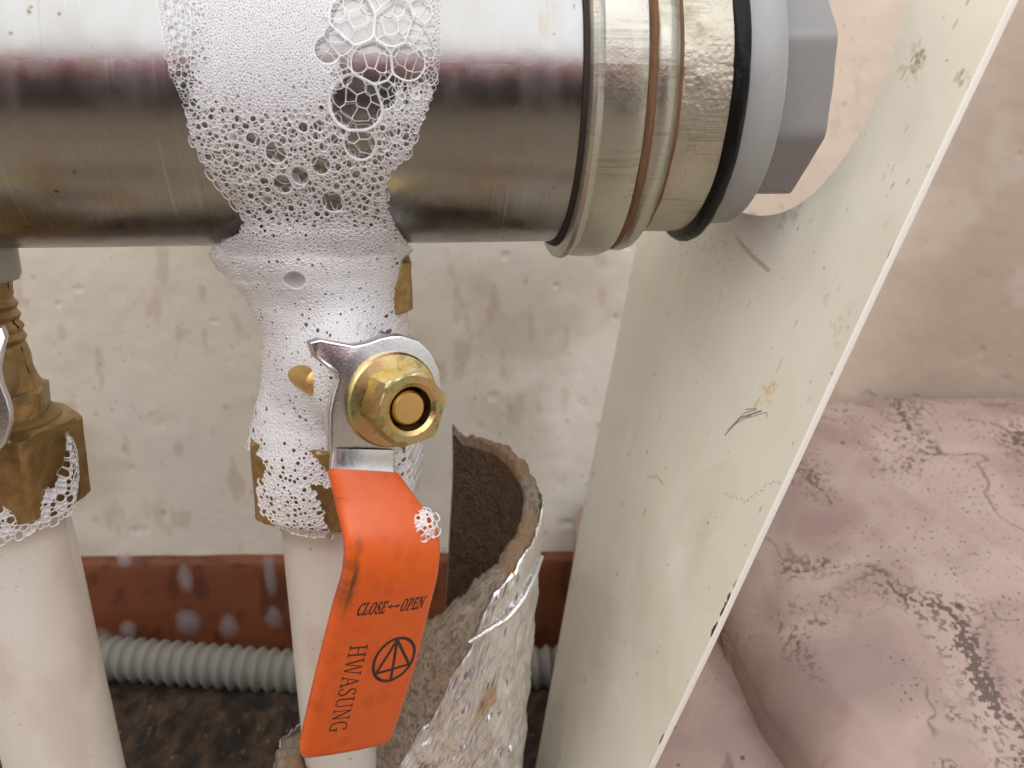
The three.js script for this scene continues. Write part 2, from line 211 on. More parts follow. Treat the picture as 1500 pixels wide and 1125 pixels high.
// ---------------------------------------------------------------- ball valves
const VX = -32, VZ = 4.5;
const gripTex = (() => {
  const W = 512, H = 1600, c = document.createElement('canvas'); c.width = W; c.height = H; const x = c.getContext('2d');
  x.fillStyle = '#dc5c12'; x.fillRect(0, 0, W, H);
  for (let i = 0; i < 260; i++) { x.fillStyle = `rgba(${150 + rnd() * 60},${40 + rnd() * 40},10,${0.04 + rnd() * 0.08})`; const r = 4 + rnd() * 40; x.beginPath(); x.ellipse(rnd() * W, rnd() * H, r, r * (0.3 + rnd()), rnd() * 3, 0, 7); x.fill(); }
  for (let i = 0; i < 160; i++) { x.fillStyle = `rgba(70,30,20,${0.15 + rnd() * 0.4})`; x.beginPath(); x.arc(rnd() * W, rnd() * H, 0.6 + rnd() * 1.6, 0, 7); x.fill(); }
  for (let i = 0; i < 90; i++) { x.strokeStyle = `rgba(${rnd() < 0.5 ? '255,150,100' : '120,40,20'},${0.1 + rnd() * 0.2})`; x.lineWidth = 0.6 + rnd(); const a = rnd() * W, b = rnd() * H; x.beginPath(); x.moveTo(a, b); x.lineTo(a + (rnd() - 0.5) * 80, b + (rnd() - 0.5) * 160); x.stroke(); }
  for (let i = 0; i < 80; i++) { const q = rnd(), a = (rnd() - 0.4) * 60 * q + 22, b = 500 + (rnd() - 0.5) * 330 * (0.4 + q); x.fillStyle = `rgba(60,42,34,${0.03 + rnd() * 0.06})`; x.beginPath(); x.ellipse(a, b, 6 + rnd() * 22, 10 + rnd() * 34, 0.15, 0, 7); x.fill(); }
  x.fillStyle = '#2a120e'; x.textAlign = 'center'; x.textBaseline = 'middle';
  x.save(); x.translate(284, 640); x.transform(1, 0, -0.18, 1, 0, 0);
  x.font = 'bold 62px serif'; x.lineWidth = 2.5; x.strokeStyle = '#2a120e'; x.save(); x.translate(-112, 0); x.scale(0.76, 1.6); x.fillText('CLOSE', 0, 0); x.strokeText('CLOSE', 0, 0); x.restore(); x.save(); x.translate(118, 0); x.scale(0.76, 1.6); x.fillText('OPEN', 0, 0); x.strokeText('OPEN', 0, 0); x.restore();
  x.strokeStyle = '#2a120e'; x.lineWidth = 7; x.beginPath(); x.moveTo(-18, 0); x.lineTo(34, 0); x.stroke();
  for (const s of [-1, 1]) { x.beginPath(); x.moveTo(8 + s * 38, 0); x.lineTo(8 + s * 14, -13); x.lineTo(8 + s * 14, 13); x.fill(); }
  x.restore();
  x.save(); x.translate(372, 975); x.scale(1.15, 1.2); x.lineWidth = 15; x.strokeStyle = '#2a120e'; x.beginPath(); x.ellipse(0, 0, 98, 112, 0, 0, 7); x.stroke();
  x.lineWidth = 14; x.beginPath(); x.moveTo(-8, -106); x.lineTo(84, 40); x.moveTo(-8, -106); x.lineTo(-74, 62); x.moveTo(-74, 62); x.lineTo(84, 40); x.moveTo(-8, -106); x.lineTo(10, 104); x.stroke(); x.restore();
  x.save(); x.translate(150, 1130); x.rotate(Math.PI / 2); x.font = '92px serif'; x.scale(1.15, 1.45); x.fillText('HWASUNG', 0, 0); x.restore();
  const d = x.getImageData(0, 0, W, H).data, f = new Uint8Array(W * H * 4); for (let r = 0; r < H; r++) f.set(d.subarray(r * W * 4, (r + 1) * W * 4), (H - 1 - r) * W * 4);
  const t = new THREE.DataTexture(f, W, H); t.magFilter = THREE.LinearFilter; t.minFilter = THREE.LinearMipmapLinearFilter; t.generateMipmaps = true; t.colorSpace = THREE.SRGBColorSpace; t.needsUpdate = true; return t;
})();
M.grip = new THREE.MeshPhysicalMaterial({ map: gripTex, roughness: 0.36, bumpMap: rep(noiseBump, 1, 3), bumpScale: 0.00003, clearcoat: 0.25, clearcoatRoughness: 0.3 });
// lever strip: rows [left u, left y, right u, right y, n]; th thickness; closed cross-section with rounded edges
const LEV = [[-8.6, 91.6, 1.6, 89.6, 25], [-9.2, 88.5, 1.4, 85.9, 25.5], [-8.9, 83.4, 3.5, 81.9, 27.5], [-9.0, 79, 5.7, 76.7, 30], [-9.5, 75, 5.4, 71.6, 30.5], [-10.6, 68.4, 4.7, 64.2, 28.5], [-12.3, 56.2, 3.6, 51.7, 24.5], [-13.7, 45.1, 2.1, 41.3, 21], [-14.5, 38.3, 1.2, 35.5, 19]];
function strip(rows, th, nv, grow, endRound) {
  const cur = (k) => new THREE.CatmullRomCurve3(rows.map((r) => new THREE.Vector3(r[k], r[k + 1], r[4])), false, 'centripetal');
  const L = cur(0), Rr = cur(2), NS = 56, a = new THREE.Vector3(), b = new THREE.Vector3(), ta = new THREE.Vector3();
  return weldSeam(gridGeo(NS, nv, (u, v) => {
    const vv = clamp(v * (1 + 0.0) , 0.0001, 0.9999); L.getPointAt(vv, a); Rr.getPointAt(vv, b); L.getTangentAt(vv, ta);
    const across = b.clone().sub(a), w = across.length() / 2 + grow, e = across.normalize(), m = new THREE.Vector3().crossVectors(ta, e).normalize().multiplyScalar(1);
    if (m.z < 0) m.negate();
    const mid = a.clone().add(b).multiplyScalar(0.5);
    const ef = endRound ? Math.sqrt(Math.max(0, 1 - Math.max(0, (vv - 1 + endRound) / endRound) ** 3)) * 0.92 + 0.08 : 1, et = endRound ? Math.min(1, 0.1 + Math.sqrt(clamp((1 - vv) / 0.035))) : 1;
    const ang = u * 2 * Math.PI, cx = Math.cos(ang), sx = Math.sin(ang), W = w * (0.75 + 0.25 * ef), T = th / 2 * et;
    // rounded rectangle
    const rr = Math.min(T * 0.98, W), X = Math.sign(cx) * Math.min(1, Math.abs(cx) * 1.0), px = (W - rr) * clamp(cx * 1.9, -1, 1) * 1 + rr * Math.sign(cx) * Math.abs(cx) ** 2.2, pz = T * Math.sign(sx) * Math.min(1, Math.abs(sx) ** 0.55);
    const crown = 0.25 * (1 - (px / W) ** 2);
    const p = mid.add(e.multiplyScalar(px)).add(m.multiplyScalar(pz + crown)); return [p.x, p.y, p.z];
  }, (u, v) => { const ang = u * 2 * Math.PI; const cx = Math.cos(ang); return [0.5 + 0.5 * clamp(cx * 1.75, -1, 1) * 0.985, 1 - v]; }));
}
function makeValve(label, [x, y, z], opt) {
  const t = thing('ball_valve', label, 'valve', [x, 0, z], 0, undefined);
  const V = (name, geo, mat, par = t) => { geo.translate(0, y, 0); return mesh(name, geo, mat, par); };
  V('steel_socket', lathe([[5, 121], [7.7, 121], [7.9, 114.4], [7.5, 113.4], [5, 113.2]], 64), M.steelCollar);
  const prof = []; for (let i = 0; i <= 40; i++) { const yy = 114 - i * 0.42; prof.push([pw([[97, 8.3], [100, 7.7], [104, 7.2], [108, 6.7], [112, 6.4], [114, 6.6]], yy) + (yy > 103 && yy < 111 ? 0.28 * Math.sin(yy * 3.4) : 0), yy]); }
  V('valve_body', lathe([...prof, [8.6, 96.6], [9.2, 95.6]], 72, 50, [0.05, 0.05], (u, yy) => 0.25 * (vn(u * 24, yy * 0.8, 8) - 0.5)), M.brass);
  V('body_hexagon', hexNut(18.4, 88.5, 95.8, { cham: 0.9, turn: 0.2, jig: 0.2 }), M.brass);
  V('union_nut', hexNut(25.6, opt.nut[0], opt.nut[1], { cham: 1.6, round: 0.5, turn: opt.turn ?? 0.4, jig: 0.25 }), M.brass);
  V('nut_ring', lathe([[5, opt.nut[1] - 0.3], [11.4, opt.nut[1] - 0.3], [11.2, opt.nut[1] + 0.5], [10.4, opt.nut[1] + 0.8], [5, opt.nut[1] + 0.9]], 64), M.brass);
  if (opt.upper) V('upper_hexagon', hexNut(22.6, 107.5, 117, { cham: 1.4, turn: 0.35, jig: 0.2 }).translate(3, 0, -4), M.brass);
  // stem assembly in its own axes: u right, y up, n out
  const s = new THREE.Group(); s.name = 'stem'; s.rotation.y = opt.yaw; t.add(s);
  const su = 0.4, sy = 98.3 + y;
  const out = (g, n) => { g.rotateX(90 * R); g.translate(su, sy, n); return g; };
  mesh('gland', out(lathe([[0, 4], [6.4, 4], [6.3, 14], [5.4, 15], [5.2, 24], [0, 24]], 48), 0), M.brass, s);
  const bs = lathe([[0, 5], [2.6, 5], [2.55, 11.4], [2.25, 12.4], [1.4, 13], [0, 13.1]], 40, 35); bs.rotateX(90 * R); bs.translate(-6.9, sy + 1.4, 3.4); mesh('stop_post', bs, M.brassBright, s);
  const lever = new THREE.Group(); lever.name = 'lever'; lever.position.set(su * MM, sy * MM, 0); if (opt.lever) lever.rotation.z = opt.lever; s.add(lever);
  const D = (g) => { g.translate(-0.9, -97.8, 0); return g; };
  const pl = [[-9.9, 106.9], [-8.9, 107.2], [-7.3, 106.9], [-4.7, 106.2], [-2.6, 106.3], [-0.4, 106.8], [1.2, 107], [2.9, 106.9], [5.7, 105.9], [7.6, 104], [8.8, 101.4], [9.1, 98.6], [8.8, 95.6], [7.4, 92.6], [4.4, 91], [1.8, 89.8], [1.6, 89.3], [-8.5, 91.3], [-8.5, 93], [-8.3, 96.8], [-7.6, 99.7], [-6.7, 101.7], [-7.1, 102.8], [-8.2, 103.9], [-9.4, 105.2]];
  const sh = new THREE.Shape(); pl.forEach(([a, b], i) => (i ? sh.lineTo(a, b) : sh.moveTo(a, b)));
  const pg = new THREE.ExtrudeGeometry(sh, { depth: 1.2, bevelEnabled: true, bevelThickness: 0.45, bevelSize: 0.4, bevelSegments: 3, steps: 1 }); pg.translate(0, 0, 24.0);
  const pp = pg.attributes.position; for (let i = 0; i < pp.count; i++) { const u = pp.getX(i), yy = pp.getY(i); const k = clamp((-6.6 - u) / 2.5) * sstep(102.6, 104.5, yy); pp.setZ(i, pp.getZ(i) - 2.2 * k * k); }
  const plate = mesh('lever_plate', D(toCreasedNormals(pg, 40 * R)), M.chrome, lever);
  mesh('lever_strap', D(strip(LEV.slice(0, 5), 1.9, 60, -0.15, 0)), M.chrome, lever);
  mesh('lever_grip', D(strip(LEV.slice(1), 3.0, 180, 0.15, 0.06)), M.grip, lever);
  const rv = lathe([[0, 25.4], [7.2, 25.4], [7.3, 25.9], [7.25, 26.5], [6.95, 26.85], [5.0, 27.3], [0, 28.1]], 96, 30, [0.03, 0.03]); rv.rotateX(90 * R); mesh('nut_flange', rv, M.zinc, lever);
  const hn = hexNut(10.2, 27.0, 32.8, { cham: 0.4, round: 0.25, bore: 3.3, recess: 2.5, turn: 0 }); hn.rotateY(9 * R); hn.rotateX(90 * R); mesh('lever_nut', hn, M.zinc, lever);
  const st = lathe([[0, 26], [2.55, 26], [2.55, 31.6], [2.25, 31.95], [0, 32.0]], 64, 30, [0.05, 0.05]); st.rotateX(90 * R); mesh('stem_end', st, M.brassBright, lever);
  return t;
}
makeValve('brass ball valve with orange lever under the foam, below the middle of the steel manifold', [VX, 0, VZ], { yaw: 32 * R, nut: [73, 88], upper: true, turn: 0.35 });
makeValve('dull brass ball valve at the left edge, its lever swung out of view', [-86.8, 0.8, 12.5], { yaw: 15.5 * R, nut: [75.5, 90.5], lever: -90 * R, turn: 0.75 });

// ---------------------------------------------------------------- plastic pipes
function pipe(label, top, bottom, r, rTop) {
  const N = 40, g = weldSeam(gridGeo(64, N, (u, v) => {
    const c = [0, 1, 2].map((i) => lerp(top[i], bottom[i], v)), a = -u * 2 * Math.PI, d = v * Math.hypot(top[1] - bottom[1]);
    const rr = (lerp(rTop, r, sstep(2.5, 6, d)) + 0.12 * (vn(u * 12, v * 14, 3) - 0.5)) * (v === 0 ? 0.8 : 1); return [c[0] + rr * Math.cos(a), c[1], c[2] + rr * Math.sin(a)];
  }, (u, v) => [u, v * 1.4]));
  return tag(mesh('water_pipe', g, M.pb), label, 'pipe');
}
pipe('cream plastic water pipe behind the orange lever, under the middle valve', [VX, 75, VZ], [-30.5, 0, VZ - 3], 9.3, 11.2);
pipe('wide cream plastic water pipe at the left edge, under the dull brass valve', [-86.2, 79, 12.5], [-80.6, 0, 10], 9.7, 11.6);

// ---------------------------------------------------------------- corrugated hose on the floor
{
  const c = new THREE.CatmullRomCurve3([[-125, 9, -56], [-75, 7, -52], [-40, 5.8, -50], [-10, 5.6, -52], [40, 5.6, -57]].map((p) => new THREE.Vector3(...p))), n = new THREE.Vector3(), N = 460, fr = c.computeFrenetFrames(N), p = new THREE.Vector3();
  const g = gridGeo(40, N, (u, v) => { const i = Math.round(v * N), a = u * 2 * Math.PI; c.getPointAt(v, p); const r = 5.2 + 0.55 * Math.sin(v * 2 * Math.PI * 52); n.copy(fr.normals[i]).multiplyScalar(Math.cos(a) * r).addScaledVector(fr.binormals[i], Math.sin(a) * r).add(p); return [n.x, n.y, n.z]; }, (u, v) => [u * 2, v * 8]);
  tag(mesh('corrugated_hose', weldSeam(g), M.hose), 'grey corrugated hose lying along the floor behind the white pipes', 'hose');
}

// ---------------------------------------------------------------- torn insulation sleeve
function shell(th0, th1, nu, nv, rad, thick, yTop, y0, cen, jitter) {  // closed wall between radius rad and rad - thick, angles in degrees (0 = right, 90 = back)
  const P = (k, s, v) => { const th = lerp(th0, th1, k), top = yTop(th) + jitter * (fbm(th * 0.22, 3, 5, 3) - 0.5) * 2, y = lerp(y0, top, v), c = cen(y), t = thick(th), r = rad - (s ? t : 0) + jitter * 0.5 * (fbm(th * 0.15, y * 0.3, 8 + s, 3) - 0.5), a = th * R; return [c[0] + r * Math.cos(a), y - (s ? -0.25 : 0), c[1] - r * Math.sin(a)]; };
  // loop over the cross-section: up the outside, over the rim, down the inside
  const loop = []; for (let i = 0; i <= nv; i++) loop.push([0, i / nv]); for (let i = 1; i < 4; i++) loop.push([i / 4, 1]); for (let i = nv; i >= 0; i--) loop.push([1, i / nv]);
  const side = gridGeo(nu, loop.length - 1, (u, v) => { const [s, q] = loop[Math.round(v * (loop.length - 1))]; const o = P(u, 0, q), n = P(u, 1, q); const e = 0.35 * Math.sin(s * Math.PI); return [lerp(o[0], n[0], s), lerp(o[1], n[1], s) + e, lerp(o[2], n[2], s)]; }, (u, v) => [u * (th1 - th0) / 360 * 2, v * 1.6]);
  const caps = [0, 1].map((k) => gridGeo(4, nv, (u, v) => { const o = P(k, 0, v), n = P(k, 1, v), s = k ? u : 1 - u; return [lerp(o[0], n[0], s), lerp(o[1], n[1], s), lerp(o[2], n[2], s)]; }, (u, v) => [u * 0.2, v]));
  return mergeGeometries([side, ...caps]);
}
{
  const t = thing('insulation_sleeve', 'torn grey pipe insulation sleeve with crumpled silver foil skin, right of the orange lever', 'insulation');
  const cen = (y) => [lerp(-15, -10, clamp(y / 72)), lerp(1, -1, clamp(y / 72))];
  const Hf = (th) => pw([[-200, 48], [-140, 50], [-110, 53], [-80, 57.5], [-60, 61], [-30, 66.5], [0, 71.5], [20, 74.5], [60, 78.5], [88, 79.6], [97, 82]], th);
  const Hs = (th) => Math.min(Hf(th) - 0.6, pw([[-150, 14], [-120, 25.5], [-100, 35.5], [-78, 48], [-60, 59.5], [-40, 65], [0, 71], [97, 79.6]], th));
  mesh('fibre_core', shell(-175, 97, 150, 30, 15.2, (th) => pw([[-120, 6], [-70, 4.6], [-20, 3], [97, 2.5]], th), Hf, 2, cen, 1.3), M.fibre, t);
  mesh('shaded_inner_face', gridGeo(110, 30, (u, v) => { const th = lerp(-175, 96.6, u), y = lerp(2, Hf(th) - 1.2, v), c = cen(y), tk = pw([[-120, 6], [-70, 4.6], [-20, 3], [97, 2.5]], th), r = 15.2 - tk - 0.35 + 0.5 * (fbm(th * 0.15, y * 0.3, 18, 3) - 0.5), a = th * R; return [c[0] + r * Math.cos(a), y, c[1] - r * Math.sin(a)]; }, (u, v) => [u * 1.5, v * 1.6]), M.fibreShaded, t);  // inner face in the darkened fibre, standing for shade
  const wr = (x, y) => 1 - Math.abs(2 * fbm(x, y, 33, 4) - 1);
  const foil = shell(-152, 90, 130, 62, 16.1, () => 0.5, Hs, 2, cen, 0.7);
  const p = foil.attributes.position; for (let i = 0; i < p.count; i++) { const x = p.getX(i), y = p.getY(i), z = p.getZ(i), c = cen(y), a = Math.atan2(z - c[1], x - c[0]), q = sstep(52, 44, y); const s = a * 15.5, dia = Math.abs(Math.sin((s + y) * 0.42)) * Math.abs(Math.sin((s - y) * 0.42)); const d = q * 0.6 * (dia ** 0.35 - 0.6) + (1 - q) * 0.8 * (wr(s * 0.12, y * 0.1) - 0.6) + 0.75 * (wr(s * 0.22 + 4, y * 0.2) - 0.6) - 0.5 * wr(s * 0.5, y * 0.45 + 7); p.setX(i, x + d * Math.cos(a)); p.setZ(i, z + d * Math.sin(a)); }
  const crumple = foil.toNonIndexed(); crumple.computeVertexNormals(); mesh('foil_skin', toCreasedNormals(crumple, 9 * R), M.foil, t);
  const seam = new THREE.CatmullRomCurve3([[-76, 52], [-66, 53.5], [-50, 55], [-30, 58.5], [-10, 62]].map(([a, y]) => { const c = cen(y); return new THREE.Vector3(c[0] + 16.4 * Math.cos(a * R), y, c[1] - 16.4 * Math.sin(a * R)); }));
  mesh('foil_fold', new THREE.TubeGeometry(seam, 60, 0.42, 8), M.foil, t);
}
{
  const t = thing('insulation_collar', 'low cut ring of grey insulation in foil around the foot of the middle pipe', 'insulation');
  const cen = () => [VX + 1.5, VZ - 2];
  mesh('fibre_core', shell(-180, 180, 100, 8, 15, () => 5, (th) => 20.5 + 1.5 * Math.sin(th * R * 2 + 1), 1, cen, 1.2), M.fibre, t);
  mesh('foil_skin', shell(-180, 180, 120, 20, 15.8, () => 0.4, (th) => 18.5 + 2.5 * Math.sin(th * R * 3), 1, cen, 1.6), M.foil, t);
}

// ---------------------------------------------------------------- cream bracket plate
{
  const P0 = [4.4, 4.7, -15]; const N0 = new THREE.Vector3(-11752, 3547, 2438).normalize();
  const hit = ([px, py]) => { const d = rayOf(px, py), dn = d[0] * N0.x + d[1] * N0.y + d[2] * N0.z, k = ((P0[0] - CAM[0]) * N0.x + (P0[1] - CAM[1]) * N0.y + (P0[2] - CAM[2]) * N0.z) / dn; return new THREE.Vector3(CAM[0] + k * d[0], CAM[1] + k * d[1], CAM[2] + k * d[2]); };
  const out = [[768, 1215], [855, 740], [930, 370], [952, 262], [985, 262], [1020, 285], [1050, 302], [1085, 312], [1115, 317], [1150, 310], [1190, 285], [1230, 240], [1265, 185], [1294, 120], [1314, 60], [1328, 0], [1336, -60], [1508, -60], [1450, 62], [1372, 226], [1285, 410], [1215, 560], [1160, 680], [1100, 808], [1040, 938], [950, 1125], [905, 1218]].map(hit);
  const e1 = new THREE.Vector3().subVectors(hit([950, 1125]), hit([1480, 0])).negate().normalize(), e2 = new THREE.Vector3().crossVectors(N0, e1).normalize(), O = hit([900, 700]);
  const loc = (v) => { const q = v.clone().sub(O); return [q.dot(e2), q.dot(e1)]; };
  const L = out.map(loc), sh = new THREE.Shape();
  L.forEach(([a, b], i) => { if (!i) sh.moveTo(a, b); else if (i > 4 && i < 17) return; else sh.lineTo(a, b); if (i === 4) sh.splineThru(L.slice(5, 17).map(([c, d]) => new THREE.Vector2(c, d))); });
  const g = new THREE.ExtrudeGeometry(sh, { depth: 0.6, bevelEnabled: true, bevelThickness: 0.22, bevelSize: 0.2, bevelSegments: 3, curveSegments: 10 });
  g.translate(0, 0, -0.82); const uv = g.attributes.uv, p = g.attributes.position; for (let i = 0; i < uv.count; i++) uv.setXY(i, p.getX(i) / 200 + 0.5, p.getY(i) / 200 + 0.5);
  g.applyMatrix4(new THREE.Matrix4().makeBasis(e2, e1, N0).setPosition(O));
  // paint: scratches, stains, dents
  const toT = (px, py) => { const [a, b] = loc(hit([px, py])); return [(a / 200 + 0.5), (b / 200 + 0.5)]; };
  const S = 1600, c = document.createElement('canvas'); c.width = c.height = S; const x = c.getContext('2d'); x.fillStyle = '#e3decf'; x.fillRect(0, 0, S, S);
  const at = (px, py) => { const q = toT(px, py); return [q[0] * S, (1 - q[1]) * S]; };
  for (let i = 0; i < 500; i++) { x.fillStyle = `rgba(${rnd() < 0.5 ? '190,178,150' : '224,220,206'},${0.03 + rnd() * 0.06})`; x.beginPath(); x.ellipse(rnd() * S, rnd() * S, 10 + rnd() * 90, 10 + rnd() * 60, rnd() * 3, 0, 7); x.fill(); }
  const blot = (px, py, r, n, col, al) => { const [a, b] = at(px, py); for (let i = 0; i < n; i++) { const k = rnd() * 6.28, d = rnd() * r; x.fillStyle = `rgba(${col},${al * (0.4 + rnd() * 0.6)})`; x.beginPath(); x.ellipse(a + Math.cos(k) * d, b + Math.sin(k) * d, 1 + rnd() * r * 0.3, 1 + rnd() * r * 0.18, rnd() * 3, 0, 7); x.fill(); } };
  blot(1345, 88, 14, 26, '110,88,52', 0.35); blot(1335, 100, 26, 22, '120,100,66', 0.15); blot(1155, 305, 34, 40, '120,104,78', 0.16); blot(1215, 430, 18, 10, '130,110,80', 0.12); blot(1125, 572, 22, 26, '214,180,110', 0.3); blot(1108, 590, 8, 14, '190,150,80', 0.3); blot(1410, 120, 14, 14, '120,100,70', 0.25); blot(845, 660, 10, 10, '150,112,64', 0.5); blot(1230, 480, 20, 12, '150,130,90', 0.15);
  const line = (pts, w, col) => { x.strokeStyle = col; x.lineWidth = w; x.lineCap = 'round'; x.beginPath(); pts.forEach((q, i) => { const [a, b] = at(...q); if (i) x.lineTo(a, b); else x.moveTo(a, b); }); x.stroke(); };
  line([[1062, 637], [1085, 612], [1115, 602]], 2.2, 'rgba(80,78,70,.75)'); line([[1066, 630], [1090, 605], [1108, 600]], 1.6, 'rgba(90,86,74,.6)'); line([[1075, 622], [1100, 608]], 1.4, 'rgba(80,78,70,.6)'); line([[1092, 600], [1108, 598]], 1.2, 'rgba(70,66,58,.6)'); line([[1095, 612], [1122, 604], [1124, 610]], 1.4, 'rgba(90,80,64,.6)');
  for (let k = 0; k < 9; k++) line([[1076 + k, 345 + k * 1.5], [1100 + k * 0.6, 372 + k], [1124 + k * 0.5, 396]], 6, 'rgba(140,122,92,.06)'); for (let k = 0; k < 30; k++) blot(1080 + k * 1.5, 348 + k * 1.6, 3, 1, '110,92,64', 0.4); line([[1146, 525], [1138, 545]], 1.6, 'rgba(100,90,70,.5)'); line([[960, 695], [972, 710]], 2.2, 'rgba(140,120,90,.5)'); line([[948, 697], [960, 700]], 3, 'rgba(190,172,150,.6)');
  for (let i = 0; i < 240; i++) { const [a, b] = at(820 + rnd() * 640, rnd() * 1120); x.fillStyle = `rgba(${90 + rnd() * 50},${76 + rnd() * 40},${50 + rnd() * 30},${0.12 + rnd() * 0.4})`; x.beginPath(); x.ellipse(a, b, 0.8 + rnd() * rnd() * 4, 0.8 + rnd() * rnd() * 9, 0.3 * (rnd() - 0.5), 0, 7); x.fill(); }
  for (let i = 0; i < 40; i++) { const px = 985 + rnd() * 90, py = 350 + rnd() * 70 * rnd(); blot(px, py, 3, 2, '90,80,60', 0.5); }
  for (let i = 0; i < 26; i++) blot(1062 + i * 3.2, 718 + 14 * Math.sin(i / 5) + rnd() * 5, 2, 1, '90,76,60', 0.5);
  for (const [py, n, l, dk] of [[375, 8, 10, 0.5], [398, 6, 8, 0.4], [885, 12, 13, 0.9], [920, 9, 7, 0.9], [1085, 3, 3, 0.6], [858, 3, 5, 0.4]]) for (let i = 0; i < n; i++) { const yy = py + (rnd() - 0.5) * l * 2, [a, b] = at(1480 - (yy / 1125) * 530, yy); x.fillStyle = `rgba(34,33,36,${dk * (0.5 + 0.5 * rnd())})`; x.beginPath(); x.ellipse(a + 2 - rnd() * 4, b, 0.8 + rnd() * 1.6, 2 + rnd() * 7, 0, 0, 7); x.fill(); }
  line([[1305, 400], [1316, 376]], 3, 'rgba(60,60,58,.7)');
  const d = x.getImageData(0, 0, S, S).data, f = new Uint8Array(S * S * 4); for (let r = 0; r < S; r++) f.set(d.subarray(r * S * 4, (r + 1) * S * 4), (S - 1 - r) * S * 4);
  const map = new THREE.DataTexture(f, S, S); map.magFilter = THREE.LinearFilter; map.minFilter = THREE.LinearMipmapLinearFilter; map.generateMipmaps = true; map.colorSpace = THREE.SRGBColorSpace; map.needsUpdate = true;
  const dents = [[1010, 800, 0.055, 0.8], [925, 640, 0.03, 0.35], [1190, 330, 0.06, 0.5], [930, 830, 0.03, 0.2]].map(([px, py, r, k]) => [...toT(px, py), r, k]);
  const bump = tex(512, 512, (u, v) => { let h = 0.35 + 0.22 * fbm(u * 5, v * 4, 3, 3) + 0.05 * fbm(u * 40, v * 40, 8, 3); for (const [a, b, r, k] of dents) { const q = Math.hypot((u - a) * 1.3, (v - b) * 0.8) / r; h += 0.4 * k * Math.exp(-q * q * 3) * Math.sin(q * 3 + 1); } return h; }, false);
  tag(mesh('bracket_plate', toCreasedNormals(g, 40 * R), [new THREE.MeshPhysicalMaterial({ map, bumpMap: bump, bumpScale: 0.0016, roughness: 0.42, roughnessMap: roughNoise }), new THREE.MeshPhysicalMaterial({ color: 0xf2efe6, roughness: 0.4 })]), 'cream painted metal bracket plate with a round cutout behind the grey end plug', 'bracket');  // edge material made whiter to carry the light falling on the rim
}

